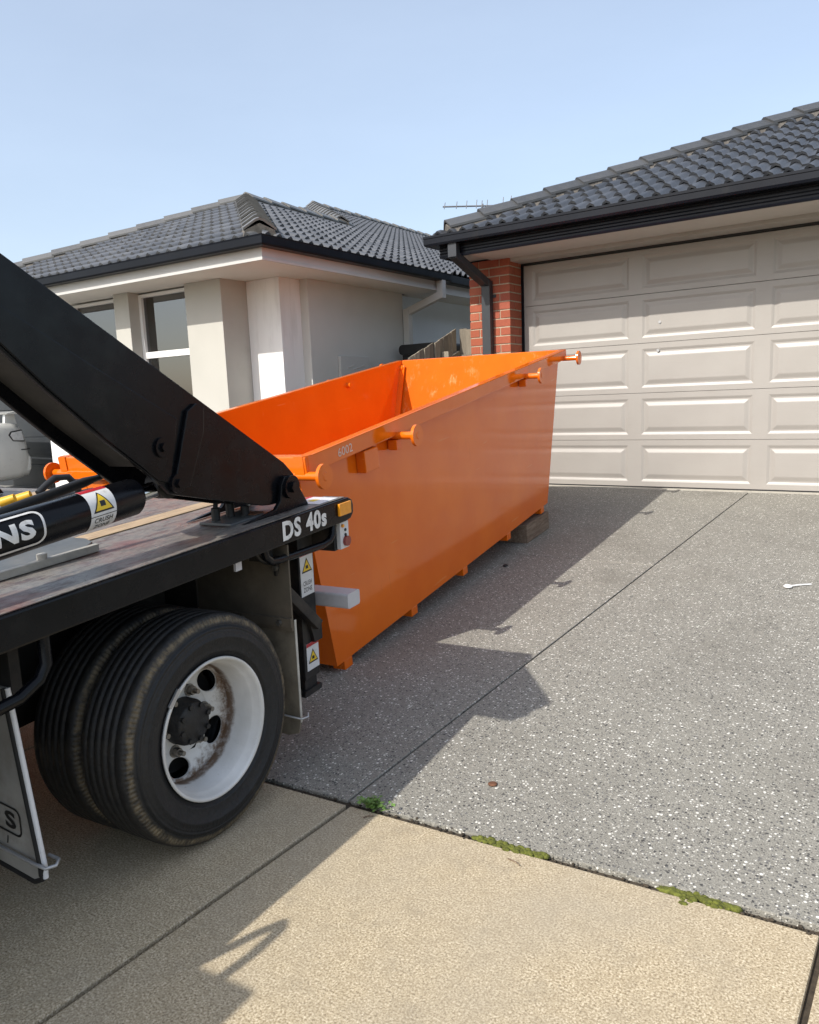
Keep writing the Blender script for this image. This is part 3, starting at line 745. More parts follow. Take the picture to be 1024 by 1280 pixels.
MB().box(-9.6, -8.9, 1.44, 9, 0, 2.72).build('garage_pier', M['render_white'], nh)
gdn = MB().box(-8.9, -4.4, 1.60, 1.64, 0, 2.335).build('garage_door', M['colorbond_grey'], nh)
for k in range(5): MB().box(-8.88, -4.42, 1.575, 1.598, .25+k*.416, .25+k*.416+.408).build('door_section', M['colorbond_grey'], gdn, bevel=.004)
# windows
def window(x0, x1, z0, z1, y, zm):
    f = MB(); w = .045
    f.box(x0, x0+w, y-.05, y+.02, z0, z1); f.box(x1-w, x1, y-.05, y+.02, z0, z1)
    f.box(x0+w, x1-w, y-.05, y+.02, z1-w*.7, z1); f.box(x0+w, x1-w, y-.05, y+.02, z0, z0+w)
    f.box(x0+w, x1-w, y-.045, y+.015, zm-.035, zm+.035)
    fo = f.build('window', M['white'], nh, bevel=.003)
    MB().box(x0+w, x1-w, y-.012, y-.008, zm+.036, z1-w*.7).build('pane', M['glass'], fo)
    MB().box(x0+w, x1-w, y-.012, y-.008, z0+w, zm-.036).build('pane', M['glass'], fo)
    MB().box(x0+w, x1-w, y-.007, y-.003, z1-w*.7-.10, z1-w*.7).build('blind', M['blind'], fo)
    MB().box(x0-.01, x1+.01, y+.021, y+.024, z0, z1).build('backing', M['blind'], fo)
    for za, zb2, mt in ((zm+.036, z1-w*.7-.10, 'sky_tint'), (z0+w, zm-.036, 'curtain')):  # upper sheet carries the reflected-sky tone, lower one is the lace curtain
        m = MB(); nn = 40; vs = []
        for k in range(nn+1):
            xx_ = x0+w+(x1-x0-2*w)*k/nn; yy_ = y+.008+.006*math.sin(k*1.25)+.003*math.sin(k*.5)
            vs += [(xx_, yy_, za), (xx_, yy_, zb2)]
        m.add(vs, [(2*k, 2*k+2, 2*k+3, 2*k+1) for k in range(nn)], True); m.build('curtain', M[mt], fo)
window(-2.56, -1.70, 1.1, 2.70, .72, 2.03)
window(-3.78, -2.83, 1.1, 2.70, .72, 2.03)
# meter box
mb_ = MB().box(-.574, -.535, 1.73, 2.29, 1.35, 1.93).build('meter_box', M['eave_paint'], nh, bevel=.006)
for k in range(3): MB().bar((-.533, 1.86+k*.1, 1.80-(k % 2)*.02), (-.533, 1.97+k*.1, 1.83-(k % 2)*.02), .012, .01).build('vent_slot', M['render_grey'], mb_)
# eaves
NE = [(-6.8+.11, 8, 0), (-6.8+.11, .11, 0), (-.11, .11, 0), (-.11, 3.36, 0)]
MB().sweep([(-.02, 2.716), (.012, 2.716), (.012, 2.738), (0, 2.742), (0, 2.90), (-.02, 2.90)], NE).build('fascia', M['eave_paint'], nh)
GN = [(0.001, 2.825), (.09, 2.825), (.104, 2.84), (.108, 2.90), (.112, 2.915), (.09, 2.915), (.088, 2.85), (0.001, 2.845)]
MB().sweep(GN, NE).build('gutter', M['colorbond'], nh)
MB().sweep([(0.001, 2.86), (.09, 2.86), (.104, 2.875), (.108, 2.955), (.09, 2.955), (0.001, 2.88)], [(-.30, 3.45, 0), (-.30, 12, 0)]).build('gutter', M['colorbond'], nh)
MB().sweep([(-.02, 2.74), (0, 2.74), (0, 2.90), (-.02, 2.90)], [(-.30, 3.45, 0), (-.30, 12, 0)]).build('fascia', M['eave_paint'], nh)
MB().box(-.80, -.32, 3.45, 12, 2.745, 2.757).build('soffit', M['soffit'], nh)
sf = MB(); sf.add([(-6.7, .12, 2.722), (-.12, .12, 2.722), (-.12, 3.36, 2.722), (-.6, 3.36, 2.722), (-.6, 1.6, 2.722), (-6.7, 1.6, 2.722)], [(0, 1, 2, 3, 4, 5)])
sf.build('soffit', M['soffit'], nh)
MB().box(-.60, -.11, 3.34, 3.36, 2.72, 2.86).build('soffit_end', M['soffit'], nh)
dp = MB(); dp.bar((-.055, 3.18, 2.84), (-.055, 3.18, 2.62), .085, .085, (0, 1, 0)); dp.bar((-.06, 3.18, 2.66), (-.525, 3.12, 2.49), .085, .084, (0, 1, 0)); dp.bar((-.52, 3.12, 2.53), (-.52, 3.12, .2), .085, .086, (0, 1, 0))
dp.build('downpipe', M['eave_paint'], nh, bevel=.004)
MB().box(-.60, -.47, 3.06, 3.18, 1.98, 2.0).build('pipe_bracket', M['eave_paint'], nh)
# roof
TP2 = R(23.2); c2, s2, t2 = math.cos(TP2), math.sin(TP2), math.tan(TP2)
tileB = tile_mesh('roof_tile', M['tile2']); capB = cap_mesh('ridge_cap', M['cap'])
zb = 2.892; hw = 3.34
roof_face(nh, (-.06, .06, zb), (0, 1, 0), (-c2, 0, s2), [(0, 0), (3.4, 0), (3.4, .2), (14, .2), (14, 6.34/c2), (8.54, 6.34/c2), (5.54, hw/c2), (hw, hw/c2)], tileB, 190)
roof_face(nh, (-6.74, .06, zb), (1, 0, 0), (0, c2, s2), [(0, 0), (6.68, 0), (hw, hw/c2)], tileB, 100)
roof_face(nh, (-9.4, 5.6, zb+hw*t2), (1, 0, 0), (0, c2, s2), [(0, 0), (6, 0), (3, 3/c2)], tileB, 0)
roof_face(nh, (-6.74, 10, zb), (0, -1, 0), (c2, 0, s2), [(0, 0), (9.94, 0), (9.94-hw, hw/c2), (0, hw/c2)], tileB, 0)
def zz(d, o=-.012): return zb+d*t2+o
ul = MB()
ul.add([(-.06, .06, zz(0)), (-.06, 3.44, zz(0)), (-.25, 3.44, zz(.19)), (-.25, 14, zz(.19)), (-6.4, 14, zz(6.34)), (-6.4, 8.6, zz(6.34)), (-3.4, 5.6, zz(hw)), (-3.4, 3.4, zz(hw))], [tuple(range(8))])
ul.add([(-6.74, .06, zz(0)), (-.06, .06, zz(0)), (-3.4, 3.4, zz(hw))], [(0, 1, 2)])
ul.add([(-3.4, 5.6, zz(hw)), (-6.4, 8.6, zz(6.34)), (-9.4, 5.6, zz(hw))], [(0, 1, 2)])
ul.add([(-6.74, .06, zz(0)), (-3.4, 3.4, zz(hw)), (-3.4, 10, zz(hw)), (-6.74, 10, zz(0))], [(0, 1, 2, 3)])
ul.build('roof_underlay', M['underlay'], nh)
hz = .105
ridge(nh, (-.14, .14, zz(.08, hz+.03)), (-3.4, 3.4, zz(hw, hz)), capB, M['pointing'])
ridge(nh, (-6.66, .14, zz(.08, hz+.03)), (-3.4, 3.4, zz(hw, hz)), capB, M['pointing'])
ridge(nh, (-3.4, 3.4, zz(hw, hz)), (-3.4, 5.75, zz(hw, hz)), capB, M['pointing'])
ridge(nh, (-3.3, 5.5, zz(hw, hz)), (-6.4, 8.6, zz(6.34, hz)), capB, M['pointing'])
ridge(nh, (-6.4, 8.6, zz(6.34, hz)), (-6.4, 14, zz(6.34, hz)), capB, M['pointing'])
# low roof over the garage part, out of view behind the arm
ul = MB(); ul.add([(-9.9, .9, 2.86), (-6.7, .9, 2.86), (-6.7, 5, 4.6), (-9.9, 5, 4.6)], [(0, 1, 2, 3)])
ul.build('garage_roof', M['underlay'], nh)
MB().box(-9.9, -6.7, .90, .93, 2.70, 2.87).build('fascia', M['eave_paint'], nh)

# ================================================================== FENCE
fe = empty('paling_fence', (-3.1, 5.4, .38), label='weathered timber paling fence stepping down between the two houses', cat='fence')
FO = Vector(fe.location)
def Fn(x, y, z): return (x-FO.x, y-FO.y, z-FO.z)
pal = []
y = 6.02; i = 0
while y > 3.2:
    top = 2.19-(6.05-y)*.358
    m = MB(); w = .104; o = -.012*(i % 2)
    hh = top-.3
    m.prism([(0, 0), (w, 0), (w, hh+.018), (w/2, hh), (0, hh-.018)], 'x', 0, .014)
    m.build('paling', M['paling'], fe, loc=Fn(-3.1+o+random.uniform(-.004, .004), y-.1, .3), rot=(random.uniform(-.012, .012), 0, 0))
    y -= .096; i += 1
for dz_ in (.27, 1.1):
    MB().bar((-3.055, 6.0, 2.18-dz_), (-3.055, 3.3, 2.18-dz_-2.7*.358), .045, .075).build('rail', M['paling'], fe, tf=Fn)
MB().bar((-3.04, 5.72, .3), (-3.04, 5.72, 1.93), .09, .09, (0, 1, 0)).build('post', M['paling'], fe, tf=Fn)
MB().bar((-3.04, 3.9, .3), (-3.04, 3.9, 1.2), .09, .09, (0, 1, 0)).build('post', M['paling'], fe, tf=Fn)
x = -3.07; i = 0
while x < -2.78:
    MB().box(0, .098, 0, .014, 0, 1.83+random.uniform(-.01, .02)).build('paling', M['paling'], fe, loc=Fn(x, 6.06-.012*(i % 2), .36)); x += .092; i += 1
MB().bar((-3.08, 6.03, 1.86), (-2.76, 6.03, 1.86), .045, .08).build('rail', M['paling'], fe, tf=Fn)
# dark bin behind the fence
wb = empty('wheelie_bin', (-3.62, 6.35, .4), label='black wheelie bin whose lid shows above the paling fence', cat='bin')
m = MB(); m.add([(-.2, -.24, .1), (.2, -.24, .1), (.2, .24, .1), (-.2, .24, .1), (-.26, -.3, 1.55), (.26, -.3, 1.55), (.26, .3, 1.55), (-.26, .3, 1.55)], [(3, 2, 1, 0), (0, 1, 5, 4), (1, 2, 6, 5), (2, 3, 7, 6), (3, 0, 4, 7)])
m.build('body', M['blackplastic'], wb)
m = MB(); m.prism(rrect(-.29, .29, 1.55, 1.67, .05), 'y', -.33, .3); m.build('lid', M['blackplastic'], wb)
MB().tube([(-.22, .34, 1.56), (.22, .34, 1.56)], .018).build('handle', M['blackplastic'], wb)
for s_ in (-.2, .2): MB().tube([(s_-.03, .22, .1), (s_+.03, .22, .1)], .1, 18).build('wheel', M['blackplastic'], wb)
# antenna on the far roof
an = empty('tv_antenna', (-4.35, 9.0, 3.3), (0, 0, .60), label='thin television antenna showing above the left end of the dark roof', cat='antenna')
MB().tube([(0, 0, 0), (0, 0, .98)], .014, 8).build('mast', M['ali'], an)
MB().tube([(-.60, 0, .96), (.52, 0, .94)], .012, 8).build('boom', M['ali'], an)
for q, hgt in ((-.58, .10), (-.40, .11), (-.25, .12), (-.10, .13), (-.02, .11), (.06, .12), (.42, .18), (.30, .16)):
    MB().tube([(q, -.03, .945-hgt*.25), (q+.02, .03, .95+hgt*.75)], .006, 6).build('element', M['ali'], an)

# ================================================================== SKIP BIN
sb = empty('skip_bin', (-.76, .879, .1115), (.121, 0, .102), label='long orange steel skip bin lying on the driveway beside the truck', cat='skip bin')
BW = 1.548                      # width between the side plates at the floor
HN, HF, AN, BF_, LB = 1.086, 1.225, .120, .507, 3.262
def top(y): return HN+(HF-HN)*(y+AN)/(LB+BF_+AN)
T_ = .006
def side(x0, x1):
    yN, yF = -AN+.01, LB+BF_-.01
    poly = [(0, 0), (LB, 0), (yF, top(yF)+.002), (yN, top(yN)+.002)]
    return MB().prism(poly, 'x', x0, x1)
side(-T_, 0).build('side_panel', M['orange'], sb)
side(-BW, -BW+T_).build('side_panel', M['orange'], sb)
m = MB(); m.add([(-BW+T_, T_, .0), (-T_, T_, .0), (-T_, LB-T_, 0), (-BW+T_, LB-T_, 0), (-BW+T_, T_, .012), (-T_, T_, .012), (-T_, LB-T_, .012), (-BW+T_, LB-T_, .012)], [(0, 3, 2, 1), (4, 5, 6, 7), (0, 1, 5, 4), (1, 2, 6, 5), (2, 3, 7, 6), (3, 0, 4, 7)])
m.build('floor_plate', M['orange'], sb)
def endp(y0, z0, y1, z1, t, name, mat):
    m = MB(); vs = []
    for x in (-BW+T_, -T_):
        vs += [(x, y0, z0), (x, y1, z1), (x, y1+t, z1), (x, y0+t, z0)]
    m.add(vs, [(0, 1, 2, 3), (7, 6, 5, 4), (0, 4, 5, 1), (1, 5, 6, 2), (2, 6, 7, 3), (3, 7, 4, 0)])
    return m.build(name, mat, sb)
endp(.002, .0, -AN+.012, HN-.01, .008, 'end_panel', M['orange'])
endp(LB-.012, .0, LB+BF_-.018, HF-.0, .008, 'end_panel', M['orange_scuff'])
# corner fillet strips inside
for x in (-BW+.03, -.03):
    MB().bar((x, LB-.05, .02), (x, LB+BF_-.06, HF-.04), .05, .012, (0, 1, 0)).build('corner_strip', M['orange'], sb)
# rim: hollow section all round
RW, RH = .060, .084
def rimbar(a, b_, name='rim'):
    a = Vector(a); b_ = Vector(b_)
    return MB().bar(a, b_, RW, RH, (0, 0, 1)).build(name, M['orange'], sb, bevel=.006)
xo = .0615-RW/2; xi = -BW-.0615+RW/2
zo = -RH/2+.006
zt_n = top(-AN)+zo; zt_f = top(LB+BF_)+zo
rimbar((xo, -AN, zt_n), (xo, LB+BF_, zt_f)); rimbar((xi, -AN, zt_n), (xi, LB+BF_, zt_f))
rimbar((xi+RW/2+.001, -AN+RW/2+.002, zt_n+.001), (xo-RW/2-.001, -AN+RW/2+.002, zt_n+.001), 'end_rim')
rimbar((xi+RW/2+.001, LB+BF_+.02, zt_f-.002), (xo-RW/2-.001, LB+BF_+.02, zt_f-.002), 'end_rim')
# mitre plate on the near corners
for x, s_ in ((xo, 1), (xi, -1)):
    m = MB(); m.prism([(x-s_*.033, -AN-.004), (x+s_*.018, -AN-.004), (x+s_*.0325, -AN+.02), (x+s_*.0325, -AN+.05), (x-s_*.033, -AN+.05)], 'z', zt_n-RH/2-.003, zt_n+RH/2+.003)
    m.build('corner_gusset', M['orange'], sb)
# lifting lugs with round end discs
def lug(x, y, z, s_, length=.13):
    l = MB().tube([(x-s_*.10, y, z), (x+s_*length, y, z)], .021, 14).build('lifting_lug', M['orange'], sb)
    MB().tube([(x+s_*length, y, z), (x+s_*(length+.016), y, z)], .058, 26).build('lug_disc', M['orange'], l)
    MB().tube([(x+s_*(length+.016), y, z), (x+s_*(length+.019), y, z)], [.021, .018], 14).build('pin_end', M['orange'], l)
for s_ in (1, -1):
    x = .06 if s_ == 1 else -BW-.06
    lug(x, -.105, 1.002, s_, .075)
    lug(x, .735, 1.035, s_, .11); lug(x, 2.76, 1.118, s_, .11); lug(x, 3.70, 1.158, s_, .12)
    for yy, zz_ in ((.735, 1.035), (2.76, 1.118)):
        MB().box(min(x-.05*s_, x+.005*s_), max(x-.05*s_, x+.005*s_), yy-.03, yy+.03, zz_-.075, zz_-.02).build('lug_bracket', M['orange'], sb, bevel=.004)
    y0 = .385
    m = MB().box(min(x-s_*.058, x-s_*.004), max(x-s_*.058, x-s_*.004), y0, y0+.14, top(y0)-.20, top(y0)-.085)
    m.build('stiffener_box', M['orange'], sb, bevel=.005)
# rail below the near rim
m = MB().bar((-BW+.0, -AN+.02, .995), (-.0, -AN+.02, .995), .05, .045); m.build('lug_rail', M['orange'], sb, bevel=.004)
for x in (-BW+.05, -.075): MB().box(x-.03, x+.045, -AN+.025, -AN+.06, .78, .98).build('end_stiffener', M['orange'], sb, bevel=.004)
# feet
for y in (.10, .83, 1.56, 2.36, 3.13):
    for x in (-.075, -BW+.001): MB().box(x, x+.074, y-.035, y+.04, -.052, -.001).build('foot', M['orange'], sb, bevel=.004)
# writing on the rim
vs, fs, w = text_mb('6002', .042, .13, bold=.004)
MB().add(mapped(vs, lambda x, y, z: (xo+RW/2+.0012, .145+x, top(.2)-.060+y+x*.04)), fs).build('rim_number', M['chalk'], sb)
vs, fs, w = text_mb('002', .046, .12, bold=-.008)
MB().add(mapped(vs, lambda x, y, z: (-.205+x+y*.08, -AN+.0005, zt_n-.022+y)), fs).build('rim_number', M['marker'], sb)
# timber packing under the far end
tb = empty('timber_block', (-1.17, 3.98, .279), (R(4), 0, .10), label='short weathered timber packer under the far foot of the orange bin', cat='timber')
MB().box(-.34, .105, -.42, .11, .002, .150).build('block', M['timber'], tb, bevel=.006)
tb = empty('timber_block', (-1.52, 3.3, .231), (R(4), 0, .14), label='dark timber packer under the middle of the orange bin, nearer the truck', cat='timber')
MB().box(-.35, .10, -.25, .18, .002, .12).build('block', M['timber'], tb, bevel=.006)

# ================================================================== SKIP TRUCK
SLT = .065
tk = empty('skip_truck', (-.214, -.377, 0), (SLT, 0, .089), label='black skip loader truck with one arm raised backing up to the orange bin', cat='truck')
def T(x, y, z): return (x, y+SLT*z, z)
ZD = .985
def tb_(m, name, mat, parent=tk, bevel=0): return m.build(name, mat, parent, bevel=bevel, tf=T)
XL = -2.32
# side rails with rounded tails
tail = [(-2.62, .895), (.80, .892), (.835, .897), (.855, .915), (.858, .95), (.848, .972), (.825, .984), (-2.62, .985)]
rail = tb_(MB().prism(tail, 'x', -.085, .01), 'side_rail', M['blackpaint'], bevel=.006)
tb_(MB().prism(tail, 'x', XL-.01, XL+.085), 'side_rail', M['blackpaint'], bevel=.006)
tb_(MB().box(XL+.086, -.086, .76, .84, .86, .975), 'rear_beam', M['blackpaint'], bevel=.005)
tb_(MB().box(-.10, .0, -2.62, .81, .986, .9885), 'rail_top', M['deck'])
# deck: two steel strips, a timber strip let in between, then the main deck
tb_(MB().box(-.487, -.101, -2.6, .80, .955, .984), 'deck_plate', M['deck'])
tb_(MB().box(-.602, -.505, -2.6, .79, .95, .985), 'timber_strip', M['plank'], bevel=.002)
tb_(MB().box(-1.72, -.606, -2.6, .80, .955, .984), 'deck_plate', M['deck'])
tb_(MB().box(-1.824, -1.726, -2.6, .79, .95, .985), 'timber_strip', M['plank'], bevel=.002)
tb_(MB().box(XL+.09, -1.83, -2.6, .80, .955, .984), 'deck_plate', M['deck'])
tb_(MB().box(XL+.087, -.087, -2.6, .78, .90, .948), 'deck_frame', M['chassis'])
# lettering on the rail
vs, fs, w = text_mb('DS 40s', .072, .272, bold=.04)
lt = MB().add(mapped(vs, lambda x, y, z: (.0118, .392+x, .906+y)), fs); lt.build('lettering', M['lettering'], rail, tf=T)
# marker lamp and sticker on the tail
al = tb_(MB().box(.0105, .022, .742, .826, .922, .972), 'marker_lamp', M['amber'], bevel=.004)
ST = tb_(MB().box(-.15, -.01, .65, .78, .9892, .9905), 'sticker', M['stickerwhite'])
tb_(MB().box(-.15, -.13, .65, .78, .9906, .9912), 'sticker_band', M['red'], ST); tb_(MB().box(-.095, -.065, .69, .73, .9906, .9912), 'sticker_sign', M['yellow'], ST)
# grab loop under the rail
loop = [(-.012, .310, .90), (-.012, .318, .868), (-.012, .345, .845), (-.012, .39, .838), (-.012, .66, .827), (-.012, .705, .832), (-.012, .73, .852), (-.012, .738, .90)]
tb_(MB().tube(loop, .0145, 10), 'guard_loop', M['blackpaint'])
loop = [(-.012, -1.5, .90), (-.012, -1.49, .78), (-.012, -1.45, .755), (-.012, -.75, .755), (-.012, -.66, .76), (-.012, -.60, .785), (-.012, -.575, .82), (-.012, -.575, .90)]
tb_(MB().tube(loop, .017, 10), 'guard_loop', M['blackpaint'])
# tail lamp cluster
tl = tb_(MB().box(-.36, -.03, .765, .80, .775, .885), 'lamp_box', M['blackdull'])
tb_(MB().prism([(-.34, .785), (-.05, .785), (-.035, .80), (-.03, .88), (-.34, .88)], 'y', .801, .815), 'lamp_plate', M['stickerwhite'], tl)
for q, mm in ((-.075, 'redlens'), (-.17, 'redlens'), (-.26, 'amber')):
    tb_(MB().tube([(q, .815, .812), (q, .842, .812)], .026, 20), 'lens', M[mm], tl)
for q, zq, mm in ((-.045, .875, 'amber'), (-.05, .856, 'blackplastic'), (-.05, .836, 'blackplastic')): tb_(MB().tube([(q, .815, zq), (q, .826, zq)], .008, 10), 'lens', M[mm], tl)
tb_(MB().box(-.03, -.012, .785, .845, .778, .885), 'lamp_cheek', M['stickerwhite'], tl)
tb_(MB().tube([(-.012, .822, .806), (.0, .822, .806)], .021, 16), 'lens', M['redlens'], tl)
tb_(MB().tube([(-.012, .80, .872), (-.004, .80, .872)], .007, 10), 'lens', M['amber'], tl)
for zq in (.852, .832): tb_(MB().tube([(-.012, .82, zq), (-.008, .82, zq)], .006, 8), 'screw', M['blackplastic'], tl)
# ---- chassis
ch = MB()
for x in (-.74, XL+.74): ch.box(x-.035, x+.035, -5.0, .74, .62, .90)
for y in (-3.0, -2.0, -1.0, .5, .70): ch.box(XL+.70, -.70, y-.04, y+.04, .66, .84)
tb_(ch, 'chassis', M['chassis'])
tb_(MB().tube([(XL+.2, 0, .385), (XL/2-.13, 0, .385), (XL/2-.08, 0, .385), (XL/2, 0, .385), (XL/2+.08, 0, .385), (XL/2+.13, 0, .385), (-.2, 0, .385)], [.055, .06, .09, .16, .09, .06, .055], 18), 'rear_axle', M['chassis'])
for x in (-.62, XL+.62): tb_(MB().box(x-.035, x+.035, -.55, .55, .46, .53), 'leaf_spring', M['chassis'])
tb_(MB().tube([(XL/2, -.1, .40), (XL/2, -2.6, .62)], .045, 14), 'drive_shaft', M['chassis'])
# ---- stabiliser leg and cross bar at the tail
def leg(x0, x1, s_):
    L = tb_(MB().box(x0, x1, .665, .765, .25, .88), 'stabiliser_leg', M['blackdull'], bevel=.004)
    tb_(MB().box(x0+.012, x1-.012, .675, .755, .20, .255), 'leg_slide', M['blackdull'], L)
    tb_(MB().prism([(.66, .18), (.77, .18), (.775, .19), (.77, .205), (.66, .205), (.655, .19)], 'x', x0, x1), 'leg_foot', M['blackdull'], L)
    tb_(MB().bar((x1+.022, .49, .72), (x1+.022, .735, .47), .042, .042, (1, 0, 0)), 'brace', M['blackdull'], L, bevel=.004)
    tb_(MB().prism([(.69, .50), (.772, .46), (.772, .40), (.72, .40)], 'x', x1+.002, x1+.018), 'gusset', M['blackdull'], L)
    return L
LG = leg(-.24, -.14, 1); leg(XL+.14, XL+.24, -1)
def crush(parent, y0, y1, z0, z1, x, words=True):
    h = z1-z0; w = y1-y0
    o = tb_(MB().box(x, x+.0014, y0, y1, z0, z1), 'sticker', M['stickerwhite'], parent)
    tb_(MB().box(x+.0015, x+.002, y0, y1, z1-h*.13, z1), 'sticker_band', M['red'], o)
    cy, cz = (y0+y1)/2, z0+h*(.63 if words else .45); t = w*.40
    tb_(MB().prism([(cy-t, cz-t*.7), (cy+t, cz-t*.7), (cy, cz+t*1.05)], 'x', x+.0015, x+.0019), 'triangle_edge', M['stickerblack'], o)
    t *= .78; tb_(MB().prism([(cy-t, cz-t*.66), (cy+t, cz-t*.66), (cy, cz+t*1.0)], 'x', x+.002, x+.0024), 'triangle', M['yellow'], o)
    tb_(MB().box(x+.0025, x+.0028, cy-t*.3, cy+t*.3, cz-t*.35, cz+t*.15), 'symbol', M['stickerblack'], o)
    if words:
        for k, wd in enumerate(('CRUSH', 'ZONE')):
            vs, fs, ww = text_mb(wd, h*.10, w*.66, bold=.015)
            m = MB().add(mapped(vs, lambda a, b_, c: (x+.0016, cy-w*.33+a, z0+h*(.22-.14*k)+b_)), fs); tb_(m, 'sticker_words', M['stickerblack'], o)
crush(LG, .672, .758, .60, .79, -.1395); crush(LG, .68, .762, .285, .40, -.1395, False)
cb = tb_(MB().prism(rrect(.81, .90, .520, .583, .010, 3), 'x', XL+.01, -.01), 'cross_bar', M['greypaint'])
# ---- wheels
def wheel(x, s_, front=False, parent=tk):
    """x: plane of the outer rim flange, s_: +1 outward = +x"""
    w = empty('wheel', T(x, 0, .38) if not front else T(x, -3.62, .38)); w.parent = parent
    if s_ < 0: w.rotation_euler = (0, 0, math.pi)
    def tyre(x1, name='tyre'):
        h = .375
        pr = [(x1-.008, .232), (x1-.002, .245), (x1+.004, .252), (x1+.007, .254), (x1+.006, .258), (x1+.012, .275), (x1+.016, .298), (x1+.0185, .301), (x1+.016, .304), (x1+.012, .328), (x1+.0125, .333), (x1+.008, .336), (x1+.002, .35), (x1-.001, .359), (x1-.006, .369), (x1-.013, .3755)]
        xa, xb = x1-.013, x1-.187; gr = []
        W_ = xa-xb
        for k in range(5):
            c_ = xa-W_*(.16+.17*k); gr += [(c_+.0042, .379), (c_+.003, .3715), (c_-.003, .3715), (c_-.0042, .379)]
        pr += gr
        pr += [(2*(x1-.1)-a, r) for a, r in reversed(pr[:15])]
        return MB().lathe(pr, 112).build(name, M['tyre'], w)
    tyre(-.004)
    # outer rim: flange, drop barrel, disc with hand holes
    pr = [(-.012, .228), (.0, .236), (.004, .234), (.003, .226), (-.008, .222), (-.03, .213), (-.034, .209), (-.085, .206), (-.095, .201), (-.138, .200), (-.15, .199)]
    rim = MB().lathe(pr, 80).build('rim', M['rim'], w)
    # disc with five oval hand holes between r = .118 and the barrel
    xd = -.140
    def dx(r): return xd-.020+.020*min(1, max(0, (r-.115)/.07))
    d = MB(); hr = .158; NP = 48
    for hk in range(5):
        a0 = R(36+72*hk); inner = []; mid = []; outer = []
        cxh, cyh = hr*math.cos(a0), hr*math.sin(a0)
        for i in range(NP):
            ph = 2*math.pi*i/NP; du, dv = math.cos(ph), math.sin(ph)          # u radial, v tangential
            def pt_(t):
                return cxh+t*(du*math.cos(a0)-dv*math.sin(a0)), cyh+t*(du*math.sin(a0)+dv*math.cos(a0))
            th_ = 1/math.sqrt((du/.034)**2+(dv/.050)**2); inner.append(pt_(th_))
            lo_t, hi_t = th_, .3
            for _ in range(26):
                mt = (lo_t+hi_t)/2; x_, y_ = pt_(mt); rr_ = math.hypot(x_, y_); dt = (math.atan2(y_, x_)-a0+math.pi) % (2*math.pi)-math.pi
                if .118 < rr_ < .201 and abs(dt) < R(36): lo_t = mt
                else: hi_t = mt
            mid.append(pt_(th_+(lo_t-th_)*.12)); outer.append(pt_(lo_t))
        vs = []
        for ring, dz_ in ((inner, -.010), (inner, -.0015), (mid, 0), (outer, 0)):
            for y_, z_ in ring: vs.append((dx(math.hypot(y_, z_))+dz_, y_, z_))
        d.add(vs, [(j*NP+i, j*NP+(i+1) % NP, (j+1)*NP+(i+1) % NP, (j+1)*NP+i) for j in range(3) for i in range(NP)], True)
    d.lathe([(xd-.020, .05), (xd-.020, .1185)], 60)
    d.build('rim_disc', M['rim'], w)
    hb = MB().lathe([(xd-.02, .080), (xd+.015, .079), (xd+.02, .073), (xd+.036, .072), (xd+.042, .066), (xd+.042, .0)], 28).build('hub', M['hub'], w)
    for k in range(8):
        t = 2*math.pi*k/8+.2
        MB().tube([(xd+.03, .062*math.cos(t), .062*math.sin(t)), (xd+.05, .062*math.cos(t), .062*math.sin(t))], .009, 6).build('hub_bolt', M['hub'], hb)
    for k in range(6):
        t = R(61+60*k); y, z = .103*math.cos(t), .103*math.sin(t)
        nu = MB().tube([(xd-.02, y, z), (xd+.006, y, z)], .0155, 6).build('wheel_nut', M['nut'], w)
        MB().tube([(xd+.006, y, z), (xd+.026, y, z)], .0085, 10).build('stud', M['nut'], nu)
        MB().tube([(xd-.02, y, z), (xd-.014, y, z)], .021, 16).build('washer', M['nut'], nu)
    if not front:
        tyre(-.226, 'inner_tyre')
        MB().lathe([(-.255, .225), (-.24, .19), (-.34, .18), (-.40, .19), (-.43, .225)], 40).build('inner_rim', M['chassis'], w)
    MB().lathe([(-.2, .19), (-.23, .19), (-.23, .0)], 30).build('brake_drum', M['chassis'], w)
    MB().bar((.001, -.238*math.sin(R(35)), .238*math.cos(R(35))), (.001, -.238*math.sin(R(50)), .238*math.cos(R(50))), .012, .008, (1, 0, 0)).build('balance_weight', M['galv'], w)
    return w
wheel(0, 1); wheel(XL, -1); wheel(-.10, 1, True); wheel(XL+.10, -1, True)
# ---- underside fillers, added to keep light and views out below the deck
tb_(MB().box(-.68, -.62, -2.5, .40, .40, .90), 'inner_blocker', M['chassis'])
tb_(MB().prism(rrect(-.62, -.12, .36, .80, .06, 4), 'y', -1.9, -1.0), 'tank_light_blocker', M['blackdull'])  # tank-shaped box, added to hold back skylight under the deck
tb_(MB().prism(rrect(XL+.12, XL+.62, .36, .80, .06, 4), 'y', -1.9, -1.0), 'tank_light_blocker', M['blackdull'])
tb_(MB().box(XL+.01, XL+.04, -2.45, -.55, .32, .88), 'side_light_blocker', M['greysteel'])  # unseen panel, added to darken the ground beneath the truck
tb_(MB().box(XL+.75, -.75, -2.4, .3, .50, .62), 'pump_tray', M['chassis'])
tb_(MB().box(XL+.47, -.47, .426, .436, .50, .885), 'rear_plate', M['chassis'])
